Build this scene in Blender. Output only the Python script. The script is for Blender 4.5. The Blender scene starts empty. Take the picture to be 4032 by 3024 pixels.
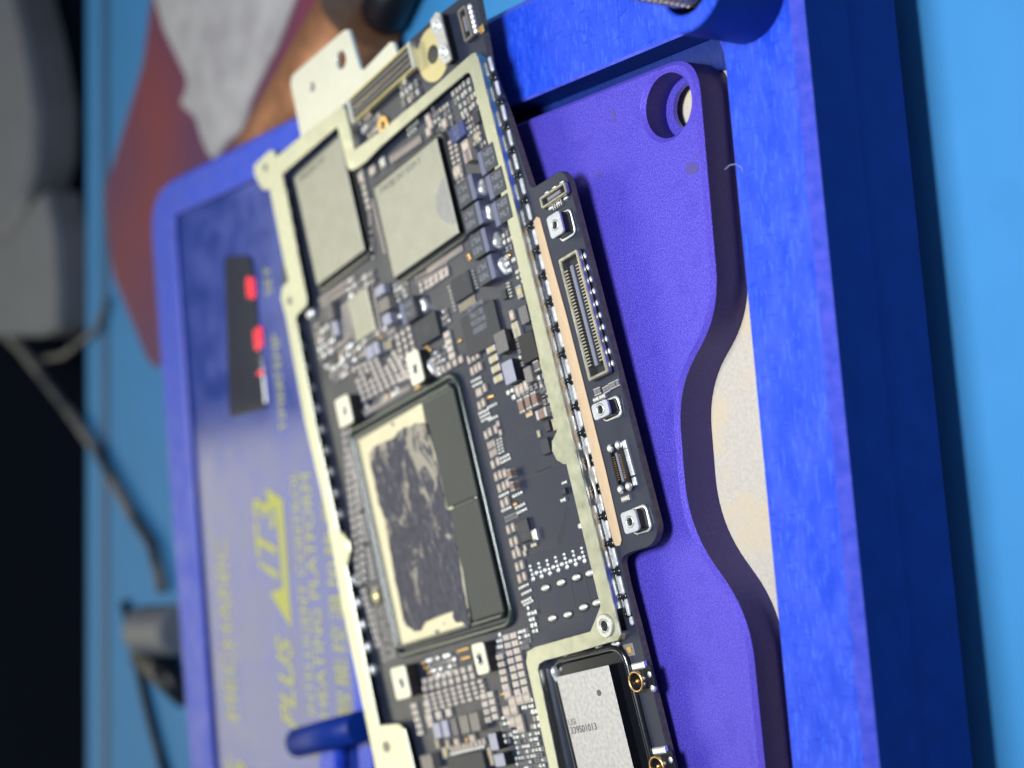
import bpy, bmesh, math, random
from mathutils import Vector, Matrix
from mathutils.geometry import tessellate_polygon
random.seed(7)
# ------------------------------------------------------------------ units: 1 = 1 cm
sc = bpy.context.scene
sc.unit_settings.scale_length = 0.01
FPX = 5479.4
W = ((-0.08514187, -0.99442039, 0.05604512), (-0.60976721, 0.09662614, 0.78650671), (-0.78757389, 0.03281259, -0.61454806))
CAM = Vector((-0.89672199, -12.58410734, 12.33276892))
cd = bpy.data.cameras.new('camera'); co = bpy.data.objects.new('camera', cd); sc.collection.objects.link(co)
m3 = Matrix(((W[0][0], -W[0][1], -W[0][2]), (W[1][0], -W[1][1], -W[1][2]), (W[2][0], -W[2][1], -W[2][2])))
co.matrix_world = Matrix.Translation(CAM) @ m3.to_4x4()
cd.sensor_width = 36; cd.lens = 36 * FPX / 4032; cd.clip_start = 0.1; cd.clip_end = 500
cd.dof.use_dof = True; cd.dof.focus_distance = 14.6; cd.dof.aperture_fstop = (cd.lens / 1000) / 0.29
sc.camera = co
sc.view_settings.view_transform = 'Standard'; sc.view_settings.look = 'None'; sc.view_settings.exposure = 0; sc.view_settings.gamma = 1
sc.cycles.use_denoising = True
world = bpy.data.worlds.new('World'); sc.world = world; world.use_nodes = True
world.node_tree.nodes['Background'].inputs[0].default_value = (0.62, 0.74, 1.0, 1); world.node_tree.nodes['Background'].inputs[1].default_value = 0.22

def area(name, loc, target, sx, sy, power, col):
    l = bpy.data.lights.new(name, 'AREA'); l.shape = 'RECTANGLE'; l.size = sx; l.size_y = sy; l.energy = power; l.color = col
    o = bpy.data.objects.new(name, l); sc.collection.objects.link(o); o.location = loc
    o.rotation_euler = (Vector(target) - Vector(loc)).to_track_quat('-Z', 'Y').to_euler()
    return o
key = area('overhead_lamp', (1.5, -4.5, 22), (1, -1.5, 2), 6, 6, 2080, (0.92, 0.96, 1.0))
key.data.spread = math.radians(105)
area('added_fill_upper', (12, 52, 37), (0, 3, 2), 16, 14, 2600, (1.0, 0.95, 0.70))  # added unseen fill light, brightens the top bracket and upper shield frame
area('bench_lamp_far', (-18, 52, 31), (0, 3, 2), 44, 20, 8600, (1.0, 0.94, 0.68))

# ------------------------------------------------------------------ pixel -> plane helpers (photo pixels, 4032 wide)
def ray(sx, sy):
    c = ((sx - 2016) / FPX, (sy - 1512) / FPX, 1.0)
    return Vector([sum(W[i][j] * c[j] for j in range(3)) for i in range(3)])
def PZ(sx, sy, z):
    d = ray(sx, sy); return CAM + d * ((z - CAM.z) / d.z)
E1 = Vector((0.97735419, 0.20657753, 0.02443004)); E2 = Vector((-0.20658838, 0.97817009, -0.00509913)); E3 = Vector((-0.0249953, 6.3e-05, 0.9987068))
E1.normalize(); E3 = E1.cross(E2).normalized(); E2 = E3.cross(E1).normalized()
OB = Vector((0, 0, 2.5))
def PB(sx, sy, h=0.0):
    d = ray(sx, sy); o = CAM - OB; t = (h - o.dot(E3)) / d.dot(E3); q = o + t * d
    return Vector((q.dot(E1), q.dot(E2)))
K = 800 / 2212
CR = {'a': (1100, 450, K), 'b': (1500, 200, K), 'c': (1700, 700, K), 'd': (1100, 1050, K), 'e': (1700, 1250, K), 'f': (1250, 1550, K),
      'g': (1850, 1800, K), 'h': (1300, 2050, K), 'i': (1450, 2424, K), 'j': (2000, 2424, K), 't': (1000, 0, 1100 / 2212), 's': (0, 0, 1)}
def S(c, x, y):
    a = CR[c]; return (a[0] + x * a[2], a[1] + y * a[2])
def B(c, x, y, h=0.0):
    s = S(c, x, y); return PB(s[0], s[1], h)

# ------------------------------------------------------------------ materials
MT = {}
def nodes_of(name):
    m = bpy.data.materials.new(name); m.use_nodes = True; MT[name] = m
    return m, m.node_tree.nodes, m.node_tree.links, m.node_tree.nodes['Principled BSDF']
def mat(name, col, rough=0.5, metal=0.0, col2=None, scale=8.0, spread=(0.35, 0.65), detail=4, bump=0.0, bscale=60.0, coat=0.0, spec=0.5, emit=None, stretch=None, rvar=0.0, coat_r=0.1, streak=None):
    m, n, l, p = nodes_of(name)
    p.inputs['Base Color'].default_value = (*col, 1); p.inputs['Roughness'].default_value = rough; p.inputs['Metallic'].default_value = metal
    p.inputs['Coat Weight'].default_value = coat; p.inputs['Coat Roughness'].default_value = coat_r; p.inputs['Specular IOR Level'].default_value = spec
    tc = n.new('ShaderNodeTexCoord'); mp = n.new('ShaderNodeMapping'); l.new(tc.outputs['Object'], mp.inputs[0])
    if stretch: mp.inputs['Scale'].default_value = stretch
    if col2 or rvar:
        nz = n.new('ShaderNodeTexNoise'); nz.inputs['Scale'].default_value = scale; nz.inputs['Detail'].default_value = detail; l.new(mp.outputs[0], nz.inputs[0])
        if col2:
            r = n.new('ShaderNodeValToRGB'); l.new(nz.outputs[0], r.inputs[0])
            r.color_ramp.elements[0].position = spread[0]; r.color_ramp.elements[1].position = spread[1]
            r.color_ramp.elements[0].color = (*col, 1); r.color_ramp.elements[1].color = (*col2, 1)
            l.new(r.outputs[0], p.inputs['Base Color'])
        if rvar:
            mr = n.new('ShaderNodeMapRange'); l.new(nz.outputs[0], mr.inputs[0]); mr.inputs[1].default_value = 0.3; mr.inputs[2].default_value = 0.7
            mr.inputs[3].default_value = max(0.03, rough - rvar); mr.inputs[4].default_value = min(1, rough + rvar); l.new(mr.outputs[0], p.inputs['Roughness'])
    if streak:   # fine directional scuffs over the base colour
        src = p.inputs['Base Color'].links[0].from_socket
        for (st, col, thr, amt, rot) in streak:
            m2 = n.new('ShaderNodeMapping'); m2.inputs['Scale'].default_value = st; m2.inputs['Rotation'].default_value = (0, 0, rot); l.new(tc.outputs['Object'], m2.inputs[0])
            z2 = n.new('ShaderNodeTexNoise'); z2.inputs['Scale'].default_value = 5; z2.inputs['Detail'].default_value = 6; z2.inputs['Distortion'].default_value = 0.3; l.new(m2.outputs[0], z2.inputs[0])
            r3 = n.new('ShaderNodeMapRange'); l.new(z2.outputs[0], r3.inputs[0]); r3.inputs[1].default_value = thr; r3.inputs[2].default_value = thr + .07; r3.inputs[4].default_value = amt
            mz = n.new('ShaderNodeMix'); mz.data_type = 'RGBA'; l.new(r3.outputs[0], mz.inputs[0]); l.new(src, mz.inputs[6]); mz.inputs[7].default_value = (*col, 1); src = mz.outputs[2]
        l.new(src, p.inputs['Base Color'])
    if bump:
        bz = n.new('ShaderNodeTexNoise'); bz.inputs['Scale'].default_value = bscale; bz.inputs['Detail'].default_value = 3; l.new(mp.outputs[0], bz.inputs[0])
        bp = n.new('ShaderNodeBump'); bp.inputs['Strength'].default_value = bump; bp.inputs['Distance'].default_value = 0.01; l.new(bz.outputs[0], bp.inputs['Height']); l.new(bp.outputs[0], p.inputs['Normal'])
    if emit:
        p.inputs['Emission Color'].default_value = (*emit[0], 1); p.inputs['Emission Strength'].default_value = emit[1]
    return m
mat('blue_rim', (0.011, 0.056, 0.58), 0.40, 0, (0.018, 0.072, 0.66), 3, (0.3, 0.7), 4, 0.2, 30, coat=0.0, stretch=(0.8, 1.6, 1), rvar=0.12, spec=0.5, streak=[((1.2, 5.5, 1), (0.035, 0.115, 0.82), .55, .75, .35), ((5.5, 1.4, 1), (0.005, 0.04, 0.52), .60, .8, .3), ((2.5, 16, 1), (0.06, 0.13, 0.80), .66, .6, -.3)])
mat('rim_edge', (0.05, 0.085, 0.66), 0.4, 0, (0.10, 0.12, 0.74), 8, spec=0.6)  # lighter violet blue: edge highlight painted into the colour, with some wear
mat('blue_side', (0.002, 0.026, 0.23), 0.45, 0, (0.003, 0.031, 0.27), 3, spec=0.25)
mat('blue_panel', (0.014, 0.042, 0.27), 0.16, 0, (0.026, 0.06, 0.37), 2, bump=0.02, bscale=3, rvar=0.05, spec=0.5)
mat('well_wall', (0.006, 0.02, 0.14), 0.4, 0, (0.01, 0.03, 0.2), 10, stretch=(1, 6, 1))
mat('ceramic_floor', (0.50, 0.45, 0.37), 0.7, 0, (0.58, 0.53, 0.46), 26, (0.3, 0.7), 4, 0.5, 60, streak=[((.25, .25, 1), (0.62, 0.50, 0.32), .48, .6, 0)])
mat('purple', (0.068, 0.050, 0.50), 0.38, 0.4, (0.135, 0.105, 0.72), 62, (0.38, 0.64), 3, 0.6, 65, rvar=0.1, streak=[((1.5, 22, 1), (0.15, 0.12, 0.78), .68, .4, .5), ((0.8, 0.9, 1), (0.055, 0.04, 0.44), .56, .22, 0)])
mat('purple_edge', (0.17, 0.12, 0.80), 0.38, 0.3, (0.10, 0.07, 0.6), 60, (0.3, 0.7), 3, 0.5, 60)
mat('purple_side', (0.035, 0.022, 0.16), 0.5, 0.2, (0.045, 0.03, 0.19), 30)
mat('pcb', (0.014, 0.018, 0.036), 0.42, 0, (0.019, 0.024, 0.045), 3, (0.3, 0.7), 3, 0.05, 30, coat=0.25, spec=0.5, rvar=0.08)
mat('pcb_edge', (0.16, 0.12, 0.085), 0.6, 0, (0.09, 0.075, 0.06), 20)
mat('shield', (0.50, 0.52, 0.42), 0.33, 0.92, (0.64, 0.65, 0.53), 7, (0.3, 0.7), 6, 0.12, 45, rvar=0.06)
mat('shield_wall', (0.72, 0.72, 0.70), 0.2, 1, rvar=0.04)
mat('solder_flat', (0.80, 0.80, 0.79), 0.42, 0.5, (0.62, 0.62, 0.6), 14, (0.35, 0.65), 4, 0.6, 20)
mat('shell_metal', (0.42, 0.40, 0.33), 0.32, 0.9, (0.62, 0.6, 0.5), 9)
mat('pin_metal', (0.50, 0.46, 0.38), 0.35, 0.8)
mat('bracket', (0.78, 0.76, 0.60), 0.42, 0.4, (0.82, 0.80, 0.65), 4)
mat('chip_lid', (0.50, 0.49, 0.40), 0.5, 0.75, (0.56, 0.55, 0.46), 6, (0.3, 0.7), 7, 0.25, 40)
mat('module_lid', (0.52, 0.50, 0.47), 0.55, 0.6, (0.64, 0.62, 0.60), 22, (0.35, 0.65), 4, 0.4, 40)
mat('lid_cream', (0.72, 0.66, 0.47), 0.42, 0.5, (0.76, 0.71, 0.52), 4)
mat('die', (0.032, 0.037, 0.037), 0.45, 0, (0.038, 0.044, 0.042), 25, bump=0.1, bscale=80, spec=0.6)
mat('ic', (0.032, 0.034, 0.042), 0.45, 0, (0.038, 0.04, 0.048), 25, bump=0.1, bscale=80)
mat('ic_blue', (0.03, 0.045, 0.17), 0.35, 0.1)
mat('inductor', (0.05, 0.055, 0.065), 0.42, 0.1, (0.06, 0.065, 0.075), 25)
mat('inductor_band', (0.14, 0.15, 0.24), 0.35, 0.3)
mat('lilac', (0.33, 0.34, 0.44), 0.38, 0.5, (0.38, 0.39, 0.49), 25)
mat('taupe', (0.20, 0.18, 0.17), 0.4, 0.3, (0.24, 0.22, 0.20), 25)
mat('grey_case', (0.16, 0.15, 0.155), 0.45, 0.4, (0.2, 0.19, 0.19), 40)
mat('cap_body', (0.50, 0.41, 0.34), 0.33, 0.1, (0.58, 0.48, 0.40), 12)
mat('cap_gold', (0.45, 0.38, 0.22), 0.36, 0.2, (0.5, 0.43, 0.28), 12)
mat('cap_brown', (0.20, 0.13, 0.11), 0.38, 0, (0.25, 0.17, 0.14), 12)
mat('solder', (0.93, 0.93, 0.92), 0.48, 0.9, bump=0.3, bscale=14, rvar=0.06)
mat('tin', (0.78, 0.78, 0.74), 0.38, 0.85, bump=0.2, bscale=30)
mat('nut_top', (0.50, 0.51, 0.53), 0.42, 0.4, (0.6, 0.61, 0.63), 20)
mat('cap_end', (0.52, 0.49, 0.45), 0.5, 0.5)
mat('cap_dull', (0.24, 0.21, 0.18), 0.55, 0, (0.32, 0.28, 0.24), 20, spec=0.25)
mat('gold', (0.85, 0.55, 0.22), 0.32, 1)
mat('gold_pale', (0.83, 0.72, 0.38), 0.4, 0.7)
mat('copper_strip', (0.56, 0.40, 0.25), 0.45, 0.15, (0.63, 0.47, 0.30), 10, (0.3, 0.7), 5, stretch=(1, 5, 1))
mat('black_resin', (0.006, 0.007, 0.010), 0.22, 0, coat=0.5)
mat('dark_plastic', (0.012, 0.013, 0.018), 0.35)
mat('plastic_grey', (0.17, 0.18, 0.23), 0.35)
mat('resistor', (0.20, 0.20, 0.22), 0.3, 0.3)
mat('rail', (0.012, 0.026, 0.024), 0.25, 0, coat=0.6, coat_r=0.2, spec=0.6)
mat('underfill', (0.030, 0.032, 0.032), 0.16, 0, coat=0.5)
mat('ink_light', (0.22, 0.23, 0.27), 0.5)
mat('ink_dim', (0.085, 0.09, 0.10), 0.5)
mat('ink_dark', (0.10, 0.097, 0.095), 0.5)
mat('yellow_print', (0.50, 0.50, 0.07), 0.4)
mat('display_glass', (0.012, 0.012, 0.02), 0.08, 0, coat=1)
mat('led_red', (0.8, 0.02, 0.03), 0.4, emit=((1.0, 0.03, 0.06), 1.1))
mat('mat_teal', (0.048, 0.27, 0.58), 0.6, 0, (0.054, 0.285, 0.62), 1.2, (0.3, 0.7), 3, 0.05, 20, spec=0.25)
mat('mat_edge', (0.02, 0.10, 0.22), 0.5, 0)
mat('desk_dark', (0.002, 0.004, 0.011), 0.95, spec=0.02)
mat('grey_plastic', (0.16, 0.17, 0.19), 0.5, 0, (0.18, 0.19, 0.21), 1)
mat('cover_red', (0.24, 0.035, 0.05), 0.6, 0, (0.13, 0.025, 0.10), 0.25, (0.35, 0.65), 1)
mat('paper_white', (0.58, 0.56, 0.56), 0.75, 0, (0.44, 0.42, 0.43), 1.6, (0.35, 0.65), 5, 0.3, 6)
mat('copper_tool', (0.36, 0.16, 0.075), 0.5, 0.5, (0.5, 0.22, 0.1), 3)
mat('black_rubber', (0.008, 0.009, 0.012), 0.35)
mat('cable_grey', (0.20, 0.19, 0.17), 0.5, 0, (0.03, 0.04, 0.06), 0.6, (0.45, 0.55), 2)
mat('steel', (0.55, 0.5, 0.45), 0.2, 1)
mat('fibre', (0.2, 0.23, 0.38), 0.5)
mat('trace', (0.033, 0.036, 0.048), 0.35, coat=0.3)
# thermal paste : dark grey smear with beige islands where it was wiped thin
m, n, l, p = nodes_of('paste')
tc = n.new('ShaderNodeTexCoord')
def nz_(scale, det, rough, dist, stretch):
    mp = n.new('ShaderNodeMapping'); mp.inputs['Scale'].default_value = stretch; mp.inputs['Rotation'].default_value = (0, 0, 0.35); l.new(tc.outputs['Object'], mp.inputs[0])
    z = n.new('ShaderNodeTexNoise'); z.inputs['Scale'].default_value = scale; z.inputs['Detail'].default_value = det; z.inputs['Roughness'].default_value = rough; z.inputs['Distortion'].default_value = dist; l.new(mp.outputs[0], z.inputs[0]); return z
big = nz_(2.3, 14, 0.74, 0.7, (0.8, 1.5, 1)); fleck = nz_(9, 4, 0.6, 0.4, (0.6, 2.0, 1)); fine = nz_(14, 8, 0.6, 0.3, (0.7, 1.6, 1))
sep = n.new('ShaderNodeSeparateXYZ'); l.new(tc.outputs['Object'], sep.inputs[0])
bias = n.new('ShaderNodeMath'); bias.operation = 'MULTIPLY_ADD'; bias.inputs[1].default_value = 0.045; l.new(sep.outputs['X'], bias.inputs[0]); l.new(big.outputs[0], bias.inputs[2])
r1 = n.new('ShaderNodeValToRGB'); l.new(bias.outputs[0], r1.inputs[0]); r1.color_ramp.elements[0].position = 0.555; r1.color_ramp.elements[1].position = 0.58
r2 = n.new('ShaderNodeValToRGB'); l.new(fleck.outputs[0], r2.inputs[0]); r2.color_ramp.elements[0].position = 0.62; r2.color_ramp.elements[1].position = 0.66; r2.color_ramp.elements[1].color = (.55, .55, .55, 1)
mx = n.new('ShaderNodeMath'); mx.operation = 'MAXIMUM'; l.new(r1.outputs[0], mx.inputs[0]); l.new(r2.outputs[0], mx.inputs[1])
dk = n.new('ShaderNodeValToRGB'); l.new(fine.outputs[0], dk.inputs[0]); dk.color_ramp.elements[0].color = (0.026, 0.026, 0.045, 1); dk.color_ramp.elements[1].color = (0.075, 0.072, 0.10, 1); dk.color_ramp.elements[0].position = .35; dk.color_ramp.elements[1].position = .7
mc = n.new('ShaderNodeMix'); mc.data_type = 'RGBA'; l.new(mx.outputs[0], mc.inputs[0]); l.new(dk.outputs[0], mc.inputs[6]); mc.inputs[7].default_value = (0.35, 0.31, 0.24, 1)
l.new(mc.outputs[2], p.inputs['Base Color']); p.inputs['Roughness'].default_value = 0.42
bp = n.new('ShaderNodeBump'); bp.inputs['Strength'].default_value = 0.8; bp.inputs['Distance'].default_value = 0.03; l.new(fine.outputs[0], bp.inputs['Height']); l.new(bp.outputs[0], p.inputs['Normal'])

# ------------------------------------------------------------------ geometry helpers
def inset(loop, d):
    n = len(loop); out = []
    a = sum(loop[i][0] * loop[(i + 1) % n][1] - loop[(i + 1) % n][0] * loop[i][1] for i in range(n))
    sgn = 1 if a > 0 else -1
    for i in range(n):
        p0, p1, p2 = Vector(loop[i - 1][:2]), Vector(loop[i][:2]), Vector(loop[(i + 1) % n][:2])
        u, v = (p1 - p0).normalized(), (p2 - p1).normalized()
        n1 = Vector((-u.y, u.x)) * sgn; n2 = Vector((-v.y, v.x)) * sgn
        b = n1 + n2
        b = b / max(b.length_squared / 2, 0.5) if b.length > 1e-6 else n1
        out.append((p1.x + b.x * d, p1.y + b.y * d))
    return out
def rounded(loop, r, seg=5):
    """round the corners of a polygon; r number or list"""
    n = len(loop); out = []
    for i in range(n):
        rr = r[i] if isinstance(r, (list, tuple)) else r
        p0, p1, p2 = Vector(loop[i - 1][:2]), Vector(loop[i][:2]), Vector(loop[(i + 1) % n][:2])
        if rr <= 0: out.append((p1.x, p1.y)); continue
        u = p0 - p1; v = p2 - p1; d = min(rr, u.length * 0.45, v.length * 0.45)
        a = p1 + u.normalized() * d; b = p1 + v.normalized() * d
        for k in range(seg + 1):
            t = k / seg; q = a * (1 - t) ** 2 + p1 * 2 * t * (1 - t) + b * t * t
            out.append((q.x, q.y))
    return out
def prism(bm, loops, z0, z1, ch=0.0, mi=0, mside=None, mch=None, bottom=False, hch=None):
    """loops[0] outer, others holes"""
    mside = mi if mside is None else mside; mch = mi if mch is None else mch
    tops = []
    for k, lp in enumerate(loops):
        ch0 = ch; ch = ch if (k == 0 or hch is None) else hch
        t = (inset(lp, ch) if k == 0 else inset(lp, -ch)) if ch else lp
        vb = [bm.verts.new((x, y, z0)) for x, y in lp]; vm = [bm.verts.new((x, y, z1 - ch)) for x, y in lp]
        vt = [bm.verts.new((x, y, z1)) for x, y in t] if ch else vm
        n = len(lp)
        for i in range(n):
            j = (i + 1) % n
            f = bm.faces.new((vb[i], vb[j], vm[j], vm[i])); f.material_index = mside
            if ch: f = bm.faces.new((vm[i], vm[j], vt[j], vt[i])); f.material_index = mch
        tops.append((t, vt, lp, vb)); ch = ch0
    flat = [v for t in tops for v in t[1]]
    for tri in tessellate_polygon([[Vector((x, y, 0)) for x, y in t[0]] for t in tops]):
        try: f = bm.faces.new([flat[i] for i in tri]); f.material_index = mi
        except ValueError: pass
    if bottom:
        flat = [v for t in tops for v in t[3]]
        for tri in tessellate_polygon([[Vector((x, y, 0)) for x, y in t[2]] for t in tops]):
            try: f = bm.faces.new([flat[i] for i in tri]); f.material_index = mi
            except ValueError: pass
def box(bm, cx, cy, z0, z1, sx, sy, ch=0.0, mi=0, rot=0.0, **kw):
    c, s = math.cos(rot), math.sin(rot)
    lp = [(cx + c * x - s * y, cy + s * x + c * y) for x, y in ((-sx / 2, -sy / 2), (sx / 2, -sy / 2), (sx / 2, sy / 2), (-sx / 2, sy / 2))]
    prism(bm, [lp], z0, z1, ch, mi, **kw)
def circ(cx, cy, r, n=24, ry=None):
    ry = ry or r
    return [(cx + r * math.cos(2 * math.pi * i / n), cy + ry * math.sin(2 * math.pi * i / n)) for i in range(n)]
def blob(bm, cx, cy, z, rx, ry, rz, mi=0, rot=0.0, u=10, v=5):
    mtx = Matrix.Translation((cx, cy, z)) @ Matrix.Rotation(rot, 4, 'Z') @ Matrix.Diagonal((rx, ry, rz, 1))
    r = bmesh.ops.create_uvsphere(bm, u_segments=u, v_segments=v, radius=1, matrix=mtx)
    for w in r['verts']:
        for f in w.link_faces: f.material_index = mi; f.smooth = True
def tube(bm, pts, r, mi=0, seg=10, closed=False):
    pts = [Vector(p) for p in pts]; n = len(pts); rings = []
    for i, p in enumerate(pts):
        a = pts[i - 1] if (i > 0 or closed) else p; b = pts[(i + 1) % n] if (i < n - 1 or closed) else p
        t = (b - a).normalized(); up = Vector((0, 0, 1)) if abs(t.z) < 0.9 else Vector((1, 0, 0))
        s = t.cross(up).normalized(); w = s.cross(t)
        rr = r[i] if isinstance(r, (list, tuple)) else r
        rings.append([bm.verts.new(p + (s * math.cos(2 * math.pi * k / seg) + w * math.sin(2 * math.pi * k / seg)) * rr) for k in range(seg)])
    for i in range(n if closed else n - 1):
        A, Bq = rings[i], rings[(i + 1) % n]
        for k in range(seg):
            f = bm.faces.new((A[k], A[(k + 1) % seg], Bq[(k + 1) % seg], Bq[k])); f.material_index = mi; f.smooth = True
    if not closed:
        for rg in (rings[0], rings[-1]):
            f = bm.faces.new(rg); f.material_index = mi
def build(name, bm, mats, parent=None, loc=None, smooth=False):
    bmesh.ops.recalc_face_normals(bm, faces=bm.faces)
    me = bpy.data.meshes.new(name); bm.to_mesh(me); bm.free()
    for k in (mats if isinstance(mats, (list, tuple)) else [mats]): me.materials.append(MT[k])
    if smooth:
        for p_ in me.polygons: p_.use_smooth = True
    o = bpy.data.objects.new(name, me); sc.collection.objects.link(o)
    if parent: o.parent = parent
    if loc: o.location = loc
    return o
def NB(): return bmesh.new()
def empty(name, mw=None):
    o = bpy.data.objects.new(name, None); o.empty_display_size = 0.3; sc.collection.objects.link(o)
    if mw is not None: o.matrix_world = mw
    return o
def tag(o, label, cat, group=None):
    o['label'] = label; o['category'] = cat
    if group: o['group'] = group
    return o
def text(name, body, mt, parent, loc, size, ang=0.0, sx=1.0, align='LEFT', bold=0.0, shear=0.0, space=1.0):
    cu = bpy.data.curves.new(name, 'FONT'); cu.body = body; cu.size = size; cu.align_x = align; cu.align_y = 'CENTER'; cu.offset = bold; cu.shear = shear; cu.space_character = space
    cu.extrude = 0.0008
    t = bpy.data.objects.new(name + '_c', cu); sc.collection.objects.link(t)
    bpy.context.view_layer.update()
    dg = bpy.context.evaluated_depsgraph_get(); me = bpy.data.meshes.new_from_object(t.evaluated_get(dg)); me.name = name
    bpy.data.objects.remove(t); me.materials.clear(); me.materials.append(MT[mt])
    o = bpy.data.objects.new(name, me); sc.collection.objects.link(o); o.parent = parent
    o.location = loc; o.rotation_euler = (0, 0, ang); o.scale = (sx, 1, 1)
    return o

# ================================================================== SETTING
MZ = 0.25
bm = NB(); prism(bm, [[(-60, -60), (60, -60), (60, 120), (-60, 120)]], -0.6, -0.1); o = build('desk', bm, 'desk_dark'); o['kind'] = 'structure'
bm = NB(); prism(bm, [rounded([(-50, -40), (50, -40), (50, 10.1), (-50, 28.3)], 0.5)], 0.0, MZ, 0.05); wm = build('work_mat', bm, 'mat_teal')
tag(wm, 'blue silicone work mat lying under the heating platform and tools', 'work mat')
bm = NB(); a = Vector((-49, 26.7)); b = Vector((49, 8.9)); d = (b - a).normalized(); nn = Vector((-d.y, d.x))
prism(bm, [[tuple(a), tuple(b), tuple(b + nn * 0.35), tuple(a + nn * 0.35)]], MZ + 0.004, MZ + 0.03, 0.01); build('raised_ridge', bm, 'mat_edge', wm)

# ================================================================== HEATING PLATFORM
hp = tag(empty('heating_platform', Matrix.Translation((0, 3, MZ))), 'bright blue preheating platform with digital display standing on the blue mat', 'heating platform')
hp_inv = Matrix.Translation((0, -3, -MZ))
class Sub:
    pass
def bw(name, bm, mats, parent=None, smooth=False):
    """build in world coordinates under the platform root"""
    bmesh.ops.transform(bm, matrix=hp_inv, verts=bm.verts)
    return build(name, bm, mats, parent or hp, smooth=smooth)
RZ = 2.2
outer = rounded([(4.44, -4.39), (4.44, 10.33), (-9.5, 10.33), (-9.5, -4.39)], [0.5, 0.95, 0.6, 0.5], 8)
well = rounded([(3.26, -3.42), (3.26, 4.25), (-8.3, 4.25), (-8.3, -3.42)], [0.45, 0.4, 0.4, 0.4], 6)
panel = rounded([(3.78, 4.6), (3.78, 9.33), (-8.4, 9.33), (-8.4, 4.6)], 0.18, 4)
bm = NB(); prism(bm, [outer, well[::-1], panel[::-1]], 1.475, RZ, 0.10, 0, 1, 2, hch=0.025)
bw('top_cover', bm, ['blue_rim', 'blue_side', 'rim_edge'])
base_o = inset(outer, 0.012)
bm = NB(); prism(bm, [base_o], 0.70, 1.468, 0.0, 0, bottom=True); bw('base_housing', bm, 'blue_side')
bm = NB(); prism(bm, [inset(outer, 0.05)], 1.45, 1.49, 0.0, 0); bw('seam_gasket', bm, 'dark_plastic')
for fx in (-8.6, 3.5):
    for fy in (-3.4, 9.3):
        bm = NB(); prism(bm, [circ(fx, fy, 0.6)], MZ, 0.70); bw('rubber_foot', bm, 'black_rubber')
bm = NB(); prism(bm, [inset(panel, 0.01)], 2.0, 2.13); pn = bw('control_panel', bm, 'blue_panel')
bm = NB(); prism(bm, [inset(well, -0.015)], 1.50, 1.72); bw('ceramic_floor', bm, 'ceramic_floor')
# ledge inside the well wall
for k, (lp, z) in enumerate(((well, 1.93),)):
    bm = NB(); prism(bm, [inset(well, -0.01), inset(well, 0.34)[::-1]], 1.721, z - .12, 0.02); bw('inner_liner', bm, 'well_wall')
# display and its red digits
bm = NB(); dq = [tuple(PZ(*s_, 2.15)[:2]) for s_ in ((885, 1010), (990, 1005), (1052, 1610), (905, 1645))]
prism(bm, [rounded(dq, 0.15)], 2.131, 2.16, 0.01); dsp = bw('display_window', bm, 'display_glass')
def seg7(digit, cx, cy):
    on = {'0': 'abcdef', '2': 'abged', '5': 'afgcd', '8': 'abcdefg', '1': 'bc'}[digit]
    bm = NB(); w_, h_, t_ = 0.30, 0.10, 0.05
    # baseline runs along +X, up is +Y
    P = {'a': (0, 2 * h_, 1), 'g': (0, h_, 1), 'd': (0, 0, 1), 'b': (w_ / 2, 1.5 * h_, 0), 'c': (w_ / 2, .5 * h_, 0), 'e': (-w_ / 2, .5 * h_, 0), 'f': (-w_ / 2, 1.5 * h_, 0)}
    for q in on:
        x, y, hz = P[q]; box(bm, cx + x, cy + y, 2.161, 2.166, (w_ - 0.02) if hz else t_, t_ if hz else h_ - 0.02)
    bw('digit', bm, 'led_red', dsp) if False else None
    bmesh.ops.transform(bm, matrix=hp_inv, verts=bm.verts)
    build('digit', bm, 'led_red', dsp)
for dg_, (sx_, sy_) in zip('251', ((1000, 1130), (1030, 1330), (1042, 1505))):
    q = PZ(sx_, sy_, 2.16); seg7(dg_, q.x, q.y)
pz = 2.132 - MZ
def ptxt(body, x, y, size, sx=1.0, bold=0.0, shear=0.0, space=1.0):
    return text('printed_lettering', body, 'yellow_print', pn, (x, y - 3, pz), size, 0, sx, 'LEFT', bold, shear, space)
ptxt('MECHANIC', -4.72, 8.56, 0.60, 0.98, 0.0)
ptxt('S', -5.75, 8.55, 0.95, 1.0, 0.0)
ptxt('iT3', -2.42, 6.96, 0.92, 1.0, 0.012, 0.3)
ptxt('PLUS', -4.68, 6.64, 0.66, 0.95, 0.008, 0.3)
ptxt('INTELLIGENT CONTROL', -4.4, 5.93, 0.33, 1.0, 0.0)
ptxt('HEATING PLATFORM', -4.4, 5.58, 0.41, 0.93, 0.0)
ptxt('\u667a\u80fd\u63a7\u6e29\u52a0\u70ed\u5e73\u53f0', -4.35, 4.97, 0.42, 1.0, 0.0, 0, 1.2)
for w_, sx_, sy_ in (('SET', 1062, 1165), ('TEMP', 1100, 1500), ('TIMER', 1118, 1700)):
    q = PZ(sx_, sy_, 2.13); ptxt(w_, q.x, q.y, 0.30)
bm = NB(); prism(bm, [[(-3.12, 6.37), (-2.6, 6.97), (-2.5, 6.55), (-1.7, 6.56), (-1.3, 6.6), (-1.25, 6.82), (-0.96, 6.86), (-1.16, 6.36)]], 2.131, 2.134); bmesh.ops.transform(bm, matrix=hp_inv, verts=bm.verts); build('printed_swoosh', bm, 'yellow_print', pn)
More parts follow.
